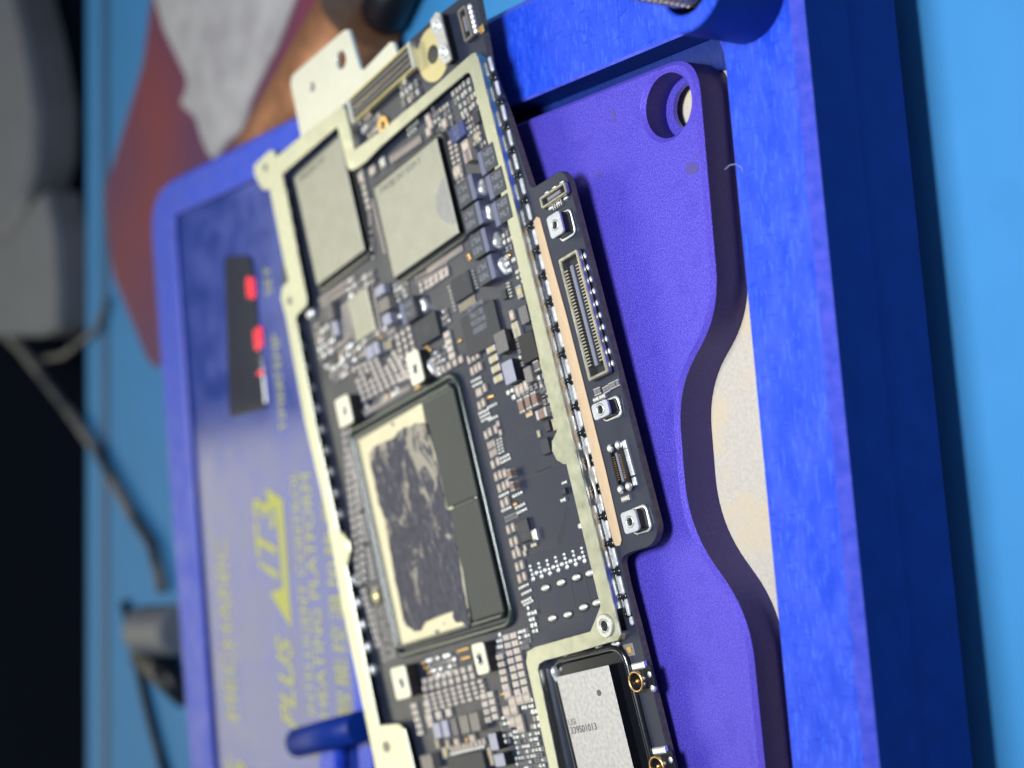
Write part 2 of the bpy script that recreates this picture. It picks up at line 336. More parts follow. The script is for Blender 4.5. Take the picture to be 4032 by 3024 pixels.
# clamp boss with screw on the near corner
BX, BY, BR = 3.387, -3.805, 0.472
bm = NB(); prism(bm, [circ(BX, BY, BR, 48), circ(BX, BY, 0.305, 32)[::-1]], RZ + 0.002, 3.06, 0.02, 0, 1, 0); boss = bw('clamp_boss', bm, ['blue_rim', 'blue_side'])
bm = NB()
prism(bm, [circ(BX, BY, 0.30, 32)], RZ + 0.003, 2.75)
bmesh.ops.transform(bm, matrix=hp_inv, verts=bm.verts); build('socket', bm, 'dark_plastic', boss)
bm = NB()
for k in range(14):
    z = 2.76 + k * 0.07
    tube(bm, [(BX + 0.22 * math.cos(t), BY + 0.22 * math.sin(t), z + 0.07 * t / 6.283) for t in [i * 6.283 / 16 for i in range(17)]], 0.034, seg=6)
prism(bm, [circ(BX, BY, 0.205, 24)], 2.751, 3.8)
bmesh.ops.transform(bm, matrix=hp_inv, verts=bm.verts); build('threaded_screw', bm, 'steel', boss)
bm = NB(); q = PZ(2560, -15, 3.35); tube(bm, [(q.x + 0.9, q.y + 0.2, 3.42), (q.x + 0.1, q.y - 0.02, 3.38), (q.x, q.y - 0.05, 3.36)], [0.16, 0.16, 0.1], seg=14)
bmesh.ops.transform(bm, matrix=hp_inv, verts=bm.verts); build('spring_pin', bm, 'steel', boss)
# clamp arm at the far left under the board edge
p0 = PZ(1172, 2925, 2.42); p1 = PZ(1420, 2862, 2.42)
dirc = (p1 - p0).normalized()
bm = NB(); tube(bm, [p0, p0 + dirc * 0.03, p1], [0.19, 0.215, 0.215], seg=24); 
bmesh.ops.transform(bm, matrix=hp_inv, verts=bm.verts); arm = build('clamp_arm', bm, 'blue_side', hp)
bm = NB(); aa = p0 + dirc * 0.55
sd = Vector((-1, 0.25, 0)).normalized()
lp = [aa, aa + dirc * 0.5, aa + dirc * 0.7 + sd * 1.6, aa + sd * 1.6 + dirc * 0.1]
prism(bm, [[(v.x, v.y) for v in lp]], 2.202, 2.36, 0.05); bmesh.ops.transform(bm, matrix=hp_inv, verts=bm.verts); build('clamp_block', bm, 'blue_rim', arm)

# ================================================================== HEATING MODULE (purple)
hm = tag(empty('heating_module', Matrix.Translation((0, 0, 1.721))), 'matte purple anodised plate with waisted edge and counterbored hole in the platform well', 'heating plate')
edge = [(3.07, -2.99), (0.42, -2.965), (-0.28, -2.27), (-1.72, -2.245), (-2.6, -2.985), (-7.5, -3.03), (-7.5, 3.9), (3.04, 3.9)]
KZ = (CAM.z - 2.22) / (CAM.z - 2.15)
edge = [(CAM.x + (x - CAM.x) * KZ, CAM.y + (y - CAM.y) * KZ) for x, y in edge]
edge = rounded(edge, [0.42, 0.45, 0.55, 0.5, 0.45, 0.3, 0.4, 0.4], 10)
HX, HY = CAM.x + (2.64 - CAM.x) * KZ, CAM.y + (-2.52 - CAM.y) * KZ
hole = circ(HX, HY, 0.335, 40)
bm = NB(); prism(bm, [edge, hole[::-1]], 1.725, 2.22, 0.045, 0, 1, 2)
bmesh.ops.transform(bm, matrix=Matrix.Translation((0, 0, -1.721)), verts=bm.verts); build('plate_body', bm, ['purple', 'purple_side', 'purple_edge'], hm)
bm = NB(); prism(bm, [circ(HX, HY, 0.345, 40), circ(HX + .02, HY - .01, 0.24, 28)[::-1]], 0.10, 0.16); build('counterbore', bm, 'purple', hm)
mat('scorch', (0.085, 0.06, 0.22), 0.5, 0, (0.06, 0.045, 0.30), 30)
for (sx_, sy_, rx, ry) in ((2418, 455, 0.035, 0.09), (2355, 688, 0.035, 0.035), (2722, 560, 0.012, 0.012), (2724, 602, 0.014, 0.012), (2742, 615, 0.02, 0.02), (2722, 665, 0.10, 0.07)):
    q = PZ(sx_, sy_, 2.221); n_ = 14
    lp = [(q.x + ry * math.cos(2 * math.pi * i / n_) * random.uniform(.6, 1.3), q.y + rx * math.sin(2 * math.pi * i / n_) * random.uniform(.6, 1.3)) for i in range(n_)]
    bm = NB(); prism(bm, [lp], 2.2203 - 1.721, 2.2213 - 1.721); build('scorch_mark', bm, 'scorch', hm)

# ================================================================== CIRCUIT BOARD
mw = Matrix.Translation(OB) @ Matrix((E1, E2, E3)).transposed().to_4x4()
pcb = tag(empty('circuit_board', mw), 'black logic board with silver shield frame, chips and connectors lying across the purple plate', 'circuit board')
def L(lst, h=0.0): return [tuple(B(c, x, y, h)) for c, x, y in lst]
# outline (top face of the board)
right = [('s', 1870, -60), ('b', 1190, 200), ('s', 2000, 460), ('c', 1085, 125), ('b', 1960, 1300), ('s', 2232, 695), ('c', 1500, 60), ('g', 2060, 800), ('g', 1990, 965), ('g', 1740, 1040), ('g', 1640, 1110), ('g', 1700, 1400), ('j', 1400, 100), ('j', 1790, 1659), ('s', 2860, 3800)]
rt = L(right)
bl = PB(1385, 2424, 0); 
lq = B('s', 1500, 2875, 0.0)
left = [(-6.9, 4.62), (2.9, 4.62), tuple(B('a', 60, 640, 0)), tuple(B('s', 1345, 470, 0.0)), tuple(B('t', 1100, 440, 0)), tuple(B('t', 1420, 150, 0)), tuple(B('t', 1640, -20, 0)), tuple(B('s', 1780, -120, 0))]
print('OUT', [tuple(round(v, 2) for v in q) for q in rt], [tuple(round(v, 2) for v in q) for q in left])
outline = rt + left
rad = [0, 0, 0, .08, .08, .08, 0, .12, .12, .2, .1, 0, 0, 0, 0] + [0, 0, 0, 0.05, 0, 0, 0, 0]
outline = rounded(outline, rad, 4)
bm = NB(); prism(bm, [outline], -0.085, 0, 0.006, 0, 1, 0, bottom=True); board = build('board', bm, ['pcb', 'pcb_edge'], pcb)

HF = 0.12
fo = [('s', 1530, 3300), ('i', 70, 1600), ('i', 0, 1250), ('s', 1450, 2874), ('s', 1355, 2424), ('s', 1282, 2008), ('s', 1198, 1650), ('s', 1124, 1243), ('s', 1106, 1175), ('s', 1111, 1133), ('s', 1136, 1104), ('s', 1120, 1040), ('s', 1062, 745),
      ('s', 1044, 750), ('s', 1030, 742), ('s', 1002, 690), ('s', 1000, 650), ('s', 1062, 592), ('s', 1080, 592), ('s', 1090, 617), ('s', 1184, 537), ('s', 1343, 418), ('s', 1360, 425), ('s', 1397, 590), ('s', 1500, 516), ('s', 1731, 323), ('s', 1854, 213), ('s', 1872, 205), ('s', 1884, 225),
      ('s', 2421, 2400), ('s', 2446, 2500), ('s', 2434, 2524), ('s', 2398, 2532), ('s', 2275, 2569), ('s', 2147, 2602), ('s', 2124, 2616), ('s', 2119, 2641), ('s', 2199, 3024), ('s', 2260, 3300),
      ('s', 2226, 3300), ('s', 2163, 3024), ('s', 2072, 2610), ('s', 2076, 2566), ('s', 2108, 2547), ('s', 2224, 2514), ('s', 2325, 2486), ('s', 2347, 2431), ('s', 2364, 2388), ('s', 2358, 2364), ('s', 2230, 1829),
      ('s', 2219, 1829), ('s', 2192, 1812), ('s', 2174, 1776), ('s', 2173, 1738), ('s', 2192, 1700), ('s', 2148, 1525), ('s', 2089, 1250), ('s', 1957, 700), ('s', 1880, 402), ('s', 1862, 323), ('s', 1851, 291), ('s', 1838, 285), ('s', 1746, 363), ('s', 1500, 576), ('s', 1440, 638), ('s', 1392, 670), ('s', 1374, 668), ('s', 1366, 650), ('s', 1328, 499),
      ('s', 1111, 686), ('s', 1132, 780), ('s', 1180, 1038), ('s', 1209, 1177), ('s', 1206, 1205), ('s', 1169, 1243), ('s', 1165, 1267), ('s', 1237, 1650), ('s', 1333, 2092), ('s', 1355, 2105), ('s', 1372, 2130), ('s', 1379, 2170), ('s', 1370, 2215), ('s', 1362, 2228), ('s', 1401, 2424), ('s', 1491, 2856), ('s', 1570, 2850), ('s', 1594, 2872), ('s', 1631, 3024), ('s', 1700, 3300)]
floop = L(fo, HF)
bm = NB(); prism(bm, [floop], HF - 0.022, HF, 0.006, 0, bottom=True)
fr = build('shield_frame', bm, 'shield', pcb)
# vertical fence under the flange (polished outer wall)
def fence(idx, inw=0.024, closed=False):
    pts = [floop[i] for i in idx]
    out = []
    bm = NB(); th = 0.02
    for a_, b_ in zip(pts, pts[1:]):
        a_, b_ = Vector(a_), Vector(b_); d_ = (b_ - a_); ln = d_.length
        if ln < 1e-4: continue
        d_.normalize(); nr = Vector((-d_.y, d_.x)) * FS
        a2 = a_ + nr * inw; b2 = b_ + nr * inw
        sl = nr * 0.026; zt = HF - 0.023
        V_ = [bm.verts.new((v.x, v.y, z)) for v, z in ((a2 - sl, 0), (b2 - sl, 0), (b2, zt), (a2, zt), (a2 + nr * th, 0), (b2 + nr * th, 0), (b2 + nr * th, zt), (a2 + nr * th, zt))]
        for f_ in ((0, 1, 2, 3), (5, 4, 7, 6), (3, 2, 6, 7), (0, 4, 5, 1), (0, 3, 7, 4), (1, 5, 6, 2)): bm.faces.new([V_[i_] for i_ in f_])
    return build('fence_wall', bm, 'shield_wall', fr)
ar = sum(floop[i][0] * floop[(i + 1) % len(floop)][1] - floop[(i + 1) % len(floop)][0] * floop[i][1] for i in range(len(floop)))
FS = 1 if ar > 0 else -1
fence(range(3, 13)); fence(range(19, 30)); fence(range(30, 39)); fence(range(12, 20))
# notches in the flange (hole with rim, seam), screw insert
def ring(bm, x, y, r0, r1, z0, z1, n=28, ch=0.0): prism(bm, [circ(x, y, r1, n), circ(x, y, r0, n)[::-1]], z0, z1, ch)
q = PB(2385, 2464, HF); bm = NB(); ring(bm, q.x, q.y, 0.075, 0.125, HF - 0.01, HF + 0.02, ch=0.006); ring(bm, q.x, q.y, 0.06, 0.076, HF - 0.01, HF + 0.008); ins = build('threaded_insert', bm, 'tin', fr)
bm = NB(); prism(bm, [circ(q.x, q.y, 0.07)], HF - 0.01, HF + 0.003); build('insert_bore', bm, 'black_resin', ins)
bm = NB()
for k in range(3): tube(bm, [(q.x + (0.062) * math.cos(t), q.y + 0.062 * math.sin(t), HF + 0.004 + k * 0.005) for t in [i * 6.283 / 16 for i in range(16)]], 0.006, closed=True, seg=6)
build('insert_thread', bm, 'tin', ins)
for (sx_, sy_, r0) in ((1142, 1185, 0.055), (1522, 2941, 0.075), (1046, 660, 0.05)):
    q = PB(sx_, sy_, HF); bm = NB(); prism(bm, [circ(q.x, q.y, r0, 20, r0 * 1.2)], HF + 0.001, HF + 0.004); build('alignment_dimple', bm, 'taupe', fr)
# top-left bracket plate
bk = L([('s', 1186, 545), ('s', 1144, 330), ('s', 1150, 298), ('s', 1180, 270), ('s', 1355, 118), ('s', 1372, 116), ('s', 1418, 268), ('s', 1432, 275), ('s', 1535, 166), ('s', 1549, 166), ('s', 1564, 212), ('s', 1350, 416)], HF)
h1 = PB(1343, 236, HF); h2 = PB(1229, 343, HF)
bm = NB(); prism(bm, [bk, circ(h1.x, h1.y, 0.12, 20)[::-1], circ(h2.x, h2.y, 0.065, 20)[::-1]], HF - 0.05, HF - 0.002, 0.006, bottom=True); build('mounting_bracket', bm, 'bracket', pcb)

# ------------------------------------------------------------------ solder fillets and resin dots along the right wall
fil = [('s', 1930, 254), ('s', 1957, 348), ('s', 1981, 446), ('s', 2006, 544), ('s', 2028, 638), ('s', 2055, 735), ('s', 2080, 837), ('s', 2105, 935), ('s', 2130, 1033), ('s', 2156, 1134), ('s', 2181, 1239), ('s', 2206, 1340), ('s', 2232, 1445), ('s', 2259, 1547), ('s', 2282, 1651), ('s', 2311, 1757), ('s', 2338, 1872), ('s', 2364, 1981), ('s', 2391, 2086), ('s', 2418, 2194), ('s', 2443, 2306), ('s', 2468, 2393), ('s', 2483, 2446)]
fp = [PB(x, y, 0.02) for _, x, y in fil]
def fillet(p_, lx, ly, hz, name='solder_fillet', seed=0):
    bm = NB(); rr = random.Random(seed)
    blob(bm, p_.x, p_.y, 0.003, lx, ly, hz, u=20, v=10)
    for v in bm.verts:
        t = v.co.x - p_.x
        v.co.y += math.sin(t * 40 + seed) * ly * .12; v.co.z *= 1 + .2 * math.sin(t * 31 + seed * 2)
        v.co.x = p_.x + t * (1.12 if abs(t) < lx * .8 else 1.02)
    return build(name, bm, 'solder', pcb)
def dash(q, lx, wy, seed):
    rr = random.Random(seed); bm = NB()
    lp = rounded([(q.x - lx, q.y - wy * rr.uniform(.7, 1)), (q.x + lx, q.y - wy), (q.x + lx * rr.uniform(.9, 1), q.y + wy * rr.uniform(.8, 1)), (q.x - lx * .96, q.y + wy)], .035, 4)
    prism(bm, [lp], 0, .030, .014); return build('solder_fillet', bm, 'solder_flat', pcb)
for k, q in enumerate(fp):
    dash(Vector((q.x, q.y - .01)), (0.096 if k != 22 else 0.05) * random.uniform(.92, 1.05), 0.027, k); continue
for k, q in (): fillet(Vector((q.x, q.y - .01)), 0.092 if k != 22 else 0.055, 0.040, 0.034, seed=k)
for k in range(len(fp) - 1):
    m_ = (fp[k] + fp[k + 1]) / 2
    bm = NB(); blob(bm, m_.x, m_.y + 0.012, 0.0, 0.055, 0.05, 0.014); blob(bm, m_.x + 0.006, m_.y + 0.045, 0.0, 0.034, 0.03, 0.035); build('resin_dot', bm, 'black_resin', pcb)
# solder bridge wires
for i_, j_ in ((15, 16), (16, 17)):
    a_, b_ = fp[i_], fp[j_]; bm = NB(); tube(bm, [(a_.x, a_.y, .05), ((a_.x + b_.x) / 2, (a_.y + b_.y) / 2, .045), (b_.x, b_.y, .05)], [0.028, 0.012, 0.026]); build('solder_bridge', bm, 'solder', pcb)
# copper coloured ground strip + the inner strip next to the wall
st = L([('c', 1115, 480), ('c', 1150, 425), ('c', 1185, 440), ('c', 1300, 870), ('e', 1480, 0), ('e', 1900, 1659), ('g', 1660, 900), ('g', 1645, 960), ('g', 1600, 968), ('g', 1575, 940), ('g', 1340, 0), ('e', 1370, 0)])
bm = NB(); prism(bm, [st], 0.002, 0.008); build('ground_strip', bm, 'copper_strip', pcb)
# left side row of solder blobs under the flange
a_ = PB(1165, 1290, 0.03); b_ = PB(1460, 2640, 0.03)
for k in range(17):
    q = a_.lerp(b_, k / 16); bm = NB(); blob(bm, q.x, q.y - 0.03, 0.01, 0.085, 0.07, 0.06); build('solder_blob', bm, 'solder', pcb)
for k in range(5):
    q = PB(1122, 760, 0.03).lerp(PB(1172, 1060, 0.03), k / 4); bm = NB(); blob(bm, q.x, q.y - 0.03, 0.01, 0.07, 0.06, 0.05); build('solder_blob', bm, 'solder', pcb)

# ------------------------------------------------------------------ generic component builders
def rect(tl, br, h):
    a = B(*tl, h); b = B(*br, h)
    return (a.x + b.x) / 2, (a.y + b.y) / 2, abs(a.x - b.x), abs(a.y - b.y)
def chip(name, c, tlx, tly, brx, bry, h, mt, side=None, ch=0.008, label=None, r=0.0):
    cx, cy, sx, sy = rect((c, tlx, tly), (c, brx, bry), h)
    bm = NB(); lp = [(-sx / 2, -sy / 2), (sx / 2, -sy / 2), (sx / 2, sy / 2), (-sx / 2, sy / 2)]
    if r: lp = rounded(lp, r, 4)
    prism(bm, [lp], 0, h, ch, 0, 1 if side else 0)
    o = build(name, bm, [mt, side] if side else mt, pcb, (cx, cy, 0))
    if label: o['label'] = label
    return o, cx, cy, sx, sy
def ridge(cx, cy, sx, sy, off, r, mt, z=0.0, name='underfill_bead', parent=None):
    lp = rounded([(cx - sx / 2 - off, cy - sy / 2 - off), (cx + sx / 2 + off, cy - sy / 2 - off), (cx + sx / 2 + off, cy + sy / 2 + off), (cx - sx / 2 - off, cy + sy / 2 + off)], off + r, 5)
    bm = NB(); tube(bm, [(x, y, z) for x, y in lp], r, closed=True, seg=12)
    o = build(name, bm, mt, parent or pcb)
    return o
# memory / storage chips with bright lids
for k, (tl, br, lab) in enumerate(((('s', 1158, 700), ('s', 1434, 985), 'far left of the two bright square chips'), (('s', 1472, 743), ('s', 1806, 917), 'bright square chip with pale smear beside the inductors'))):
    cx, cy, sx, sy = rect(tl, br, 0.10)
    bm = NB(); prism(bm, [[(-sx / 2, -sy / 2), (sx / 2, -sy / 2), (sx / 2, sy / 2), (-sx / 2, sy / 2)]], 0, 0.10, 0.01, 0, 1); o = build('memory_chip', bm, ['chip_lid', 'black_resin'], pcb, (cx, cy, 0)); o['label'] = lab
    ridge(cx, cy, sx, sy, 0.06, 0.04, 'underfill', 0.0)
    text('laser_marking', 'YMECFSX2 TH7' if k == 0 else 'ITRC0J2 2N7 SD2A S', 'ink_dark', pcb, (cx + sx / 2 - 0.1, cy + (sy / 2 - 0.12), 0.1012), 0.11, -math.pi / 2, 1.0)
    if k:
        bm = NB(); prism(bm, [[(cx - sx / 2 + 0.12, cy - sy / 2 + 0.012)] + [(cx - sx / 2 + 0.12 + 0.62 * t, cy - sy / 2 + 0.012 + 0.3 * math.sin(math.pi * t) ** 0.7) for t in [i / 12 for i in range(1, 13)]]], 0.1005, 0.102)
        mat('smear', (0.40, 0.39, 0.37), 0.55, 0.5, (0.36, 0.35, 0.33), 12); build('smear', bm, 'smear', o); bpy.data.objects['smear'].location = (-cx, -cy, 0)
# small bright chip
chip('power_chip', 'd', 735, 370, 1050, 690, 0.08, 'chip_lid', 'black_resin')
# ---------------- processor package
cx, cy, sx, sy = -1.08, 2.27, 2.80, 2.36
bm = NB(); prism(bm, [rounded([(-sx / 2, -sy / 2), (sx / 2, -sy / 2), (sx / 2, sy / 2), (-sx / 2, sy / 2)], 0.05)], 0, 0.07, 0.01); cpu = build('processor_package', bm, 'rail', pcb, (cx, cy, 0))
ridge(0, 0, sx, sy, 0.015, 0.035, 'rail', 0.055, 'package_rim', cpu)
ridge(0, 0, sx, sy, 0.13, 0.04, 'rail', 0.02, 'underfill_bead', cpu)
def CP(c, x, y, h):
    v = B(c, x, y, h); return (v.x - cx, v.y - cy)
lid = [CP('f', 455, 510, .08), CP('f', 1135, 105, .08), CP('f', 1180, 350, .08), CP('f', 1480, 1250, .08), CP('h', 1530, 1130, .08), CP('h', 800, 1375, .08)]
bm = NB(); prism(bm, [lid], 0.07, 0.085, 0.003); build('heat_spreader', bm, 'lid_cream', cpu)
dA_ = [CP('f', 1150, 110, .1), CP('f', 1478, -60, .1), CP('f', 1742, 1115, .1), CP('f', 1425, 1232, .1)]
dB_ = [CP('f', 1470, 1250, .1), CP('f', 1748, 1140, .1), CP('h', 1880, 985, .1), CP('h', 1530, 1110, .1)]
def axis_rect(pts):
    xs = sorted(p_[0] for p_ in pts); ys = sorted(p_[1] for p_ in pts)
    x0 = (xs[0] + xs[1]) / 2; x1 = (xs[2] + xs[3]) / 2; y0 = (ys[0] + ys[1]) / 2; y1 = (ys[2] + ys[3]) / 2
    return [(x0, y0), (x1, y0), (x1, y1), (x0, y1)]
for d_, lb in ((dA_, 'upper memory die'), (dB_, 'lower memory die')):
    bm = NB(); prism(bm, [axis_rect(d_)], 0.071, 0.105, 0.004); o = build('memory_die', bm, 'die', cpu)
pp = [('f', 570, 650), ('f', 640, 570), ('f', 760, 520), ('f', 850, 480), ('f', 900, 400), ('f', 960, 370), ('f', 1020, 360), ('f', 1080, 325), ('f', 1160, 320), ('f', 1200, 400), ('f', 1215, 500), ('f', 1260, 680), ('f', 1300, 780), ('f', 1340, 950), ('f', 1380, 1100), ('f', 1400, 1250), ('f', 1475, 1300), ('f', 1490, 1420), ('f', 1520, 1600),
      ('h', 1380, 200), ('h', 1400, 400), ('h', 1440, 700), ('h', 1480, 900), ('h', 1530, 1130), ('h', 1525, 1180), ('h', 1450, 1110), ('h', 1370, 1100), ('h', 1345, 1060), ('h', 1350, 980), ('h', 1250, 1010), ('h', 1130, 1060), ('h', 1030, 1100), ('h', 990, 1190), ('h', 930, 1210), ('h', 880, 1170), ('h', 830, 1140), ('h', 800, 1050), ('h', 740, 750), ('h', 690, 500), ('h', 640, 200), ('f', 760, 1500), ('f', 740, 1350), ('f', 680, 1200), ('f', 650, 1050), ('f', 620, 900), ('f', 590, 780)]
lp = [CP(c, x, y, .09) for c, x, y in pp]
lp2 = []
for i, a_ in enumerate(lp):
    b_ = lp[(i + 1) % len(lp)]
    for k in range(3):
        t = k / 3; lp2.append((a_[0] + (b_[0] - a_[0]) * t + random.uniform(-.010, .010), a_[1] + (b_[1] - a_[1]) * t + random.uniform(-.010, .010)))
bm = NB(); prism(bm, [lp2], 0.086, 0.107, 0.006); build('thermal_paste', bm, 'paste', cpu)
for c, x, y, rx, ry in (('f', 820, 335, .03, .03), ('h', 1165, 1210, .025, .05), ('h', 1240, 1120, .01, .02)):
    q = CP(c, x, y, .09); bm = NB(); prism(bm, [circ(q[0], q[1], rx, 10, ry)], 0.086, 0.092, 0.002); build('paste_spot', bm, 'taupe', cpu)

# ---------------- inductors NE0 ML7
def inductor(cx, cy, sx, sy, flip, lab=None):
    r_ = bpy.data.objects.new('inductor', None); sc.collection.objects.link(r_)
    bpy.data.objects.remove(r_)
    bm = NB(); h = 0.13
    prism(bm, [[(-sx / 2, -sy / 2 + (0.09 if flip else 0)), (sx / 2, -sy / 2 + (0.09 if flip else 0)), (sx / 2, sy / 2 - (0 if flip else 0.09)), (-sx / 2, sy / 2 - (0 if flip else 0.09))]], 0, h, 0.006, 0)
    o = build('inductor', bm, 'inductor', pcb, (cx, cy, 0))
    bm = NB(); yb = (-sy / 2 + 0.044) if flip else (sy / 2 - 0.044)
    box(bm, 0, yb, 0, h - 0.004, sx, 0.085, 0.005); build('inductor_band', bm, 'inductor_band', o)
    s = 0.10; y0 = 0.045 if flip else -0.045
    if flip:   # reads upside down
        text('marking', 'NE0', 'ink_light', o, (-0.055, y0, h + 0.001), s, math.pi / 2, 1, 'CENTER'); text('marking', 'ML7', 'ink_light', o, (0.06, y0, h + 0.001), s, math.pi / 2, 1, 'CENTER')
    else:
        text('marking', 'NE0', 'ink_light', o, (0.06, y0, h + 0.001), s, -math.pi / 2, 1, 'CENTER'); text('marking', 'ML7', 'ink_light', o, (-0.055, y0, h + 0.001), s, -math.pi / 2, 1, 'CENTER')
    return o
IS = None
for (x0, y0, x1, y1) in ((248, 85, 492, 218), (322, 378, 562, 488), (400, 652, 632, 790), (470, 938, 700, 1082)):
    cx_, cy_, a1, a2 = rect(('c', x0, y0), ('c', x1, y1), 0.13); IS = (a1, a2)
    inductor(cx_, cy_, a1, a2, True)
for (c, x, y) in (('b', 1040, 1120), ('c', 577, -5), ('c', 642, 288)):
    q = B(c, x, y, 0.13); inductor(q.x - IS[0] / 2, q.y - IS[1] / 2, IS[0], IS[1], False)
cx_, cy_, a1, a2 = rect(('d', 1318, 410), ('d', 1520, 545), 0.1); inductor(cx_, cy_, a1, a2, False)
for c, x, y, lx in (('c', 545, 110, .09), ('c', 618, 380, .10), ('c', 702, 680, .105), ('c', 770, 960, .11), ('b', 1095, 1480, .10), ('d', 1570, 420, .10), ('d', 1640, 1100, .12)):
    q = B(c, x, y, 0.05); o = fillet(q, lx, 0.052, 0.085, 'solder_bump', seed=int(x))
q = B('d', 340, 515, 0.05); bm = NB(); blob(bm, q.x, q.y, 0.03, .075, .1, .07, u=20, v=12); build('solder_ball', bm, 'solder', pcb)
q = B('d', 1310, 540, 0.05); bm = NB(); blob(bm, q.x, q.y, 0.02, .04, .05, .05); build('solder_ball', bm, 'solder', pcb)

# ---------------- integrated circuits and cases
o, cx_, cy_, a1, a2 = chip('blue_chip', 'b', 740, 870, 930, 900, 0.06, 'ic_blue'); text('marking', 'F1V\nB27\nE4', 'ink_light', pcb, (cx_, cy_ + .02, 0.061), 0.07, -math.pi / 2, 1, 'CENTER')
o, cx_, cy_, a1, a2 = chip('control_chip', 'c', 200, 1130, 450, 1250, 0.05, 'ic'); text('marking', '2', 'ink_dim', pcb, (cx_ + .1, cy_ - .1, 0.051), 0.14, math.pi / 2, 1, 'CENTER')
o, cx_, cy_, a1, a2 = chip('control_chip', 'c', 305, 1545, 770, 1760, 0.05, 'ic')
o.location.z = 0
text('marking', '338S00\nSN0336\n3E1795\n9W4625', 'ink_light', pcb, (cx_ + .16, cy_, 0.051), 0.095, math.pi / 2, 1, 'CENTER')
o, cx_, cy_, a1, a2 = chip('control_chip', 'd', 1470, 615, 1745, 745, 0.07, 'ic'); text('marking', 'S3', 'ink_dim', pcb, (cx_, cy_, 0.071), 0.14, -math.pi / 2, 1, 'CENTER')
chip('control_chip', 'e', 930, 215, 1165, 432, 0.09, 'dark_plastic')
chip('control_chip', 'i', 850, 1545, 1360, 2050, 0.09, 'ic')
for c, x0, y0, x1, y1, h, mt in (
        ('e', 668, 190, 838, 352, .14, 'grey_case'), ('e', 752, 505, 922, 688, .14, 'lilac'), ('c', 935, 1425, 1062, 1565, .07, 'grey_case'), ('e', 990, 560, 1106, 690, .11, 'taupe'),
        ('d', 1032, 245, 1147, 280, .10, 'lilac'), ('d', 1066, 385, 1203, 450, .12, 'taupe'), ('d', 1110, 545, 1217, 612, .12, 'lilac'), ('d', 925, 890, 1025, 985, .10, 'lilac'), ('d', 1008, 838, 1087, 945, .10, 'lilac'), ('d', 565, 612, 645, 735, .10, 'lilac'),
        ('d', 490, 420, 590, 560, .10, 'grey_case'),
        ('i', 690, 1180, 797, 1335, .11, 'lilac'), ('i', 785, 1150, 888, 1325, .11, 'lilac'), ('i', 975, 1100, 1108, 1280, .13, 'taupe'), ('i', 1085, 1072, 1224, 1255, .13, 'taupe'), ('i', 885, 1130, 985, 1310, .10, 'grey_case'),
        ('i', 1300, 1290, 1422, 1465, .14, 'lilac'), ('i', 1358, 1515, 1497, 1640, .14, 'lilac'), ('i', 560, 1530, 712, 1680, .12, 'taupe')):
    chip('inductor_case', c, x0, y0, x1, y1, h, mt, 'dark_plastic' if h > .13 else None, r=0.015)
for c, x0, y0, x1, y1 in (('e', 1160, 780, 1262, 822), ('e', 1172, 1340, 1292, 1472), ('g', 500, 705, 668, 900), ('c', 752, 1240, 818, 1310), ('b', 985, 700, 1080, 760), ('e', 1215, 1140, 1290, 1230), ('g', 985, 350, 1045, 400)):
    chip('small_chip', c, x0, y0, x1, y1, .05, 'ic')
q = B('g', 600, 820, .051); text('marking', 'K5\nF1', 'ink_dim', pcb, (q.x, q.y, 0.051), 0.09, -math.pi / 2, 1, 'CENTER')
q = B('e', 1210, 790, .051); text('marking', 'GA', 'ink_light', pcb, (q.x, q.y, 0.0515), 0.08, -math.pi / 2, 1, 'CENTER')

# ---------------- two-terminal chips (capacitors, resistors): collected, biggest 100 become parts
caps = []   # (p, q, sx, sy, h, kind)
def cap(c, x, y, sx, sy, h=0.05, kind='cap_body'):
    v = B(c, x, y, h); caps.append((v.x, v.y, sx, sy, h, kind))
def grid(tl, tr, br, bl, nr, nc, fp_=0.8, fq=0.8, h=0.05, kind='cap_body', drop=0.0, ax=0, jit=0.0, centers=False):
    A_, B_, C_, D_ = [B(*p_, h) for p_ in (tl, tr, br, bl)]
    if not centers:
        pass
    for i in range(nr):
        for j in range(nc):
            if random.random() < drop: continue
            if nc > 2 and fq > .5: fq_ = fq * .74
            else: fq_ = fq
            u = j / max(nc - 1, 1) if nc > 1 else 0.5; v = i / max(nr - 1, 1) if nr > 1 else 0.5
            q = (A_.lerp(B_, u)).lerp(D_.lerp(C_, u), v)
            dp = ((A_ - D_).length / max(nr - 1, 1) if nr > 1 else 0.1); dq = ((A_ - B_).length / max(nc - 1, 1) if nc > 1 else 0.06)
            sx = dp * fp_; sy = dq * fq_
            if nr == 1: sx = fp_
            if nc == 1: sy = fq
            caps.append((q.x + random.uniform(-jit, jit), q.y + random.uniform(-jit, jit), sx, sy, h * random.uniform(.93, 1.07), kind))
def scatter(quad, n_, sx, sy, h=0.03, kinds=('cap_body', 'resistor', 'tin'), step=None):
    """small parts on a loose lattice inside a quad"""
    A_, B_, C_, D_ = [B(*p_, h) for p_ in quad]
    used = []
    tries = 0
    while len(used) < n_ and tries < n_ * 30:
        tries += 1
        u, v = random.random(), random.random(); q = (A_.lerp(B_, u)).lerp(D_.lerp(C_, u), v)
        gx = round(q.x / (sx * 1.35)) * sx * 1.35; gy = round(q.y / (sy * 1.45)) * sy * 1.45
        if any(abs(gx - a) < 1e-4 and abs(gy - b) < 1e-4 for a, b in used): continue
        used.append((gx, gy)); k_ = random.choice(kinds)
        w = random.random()
        caps.append((gx, gy, sx * random.uniform(.8, 1), sy * random.uniform(.75, 1), h * random.uniform(.8, 1.3), k_))
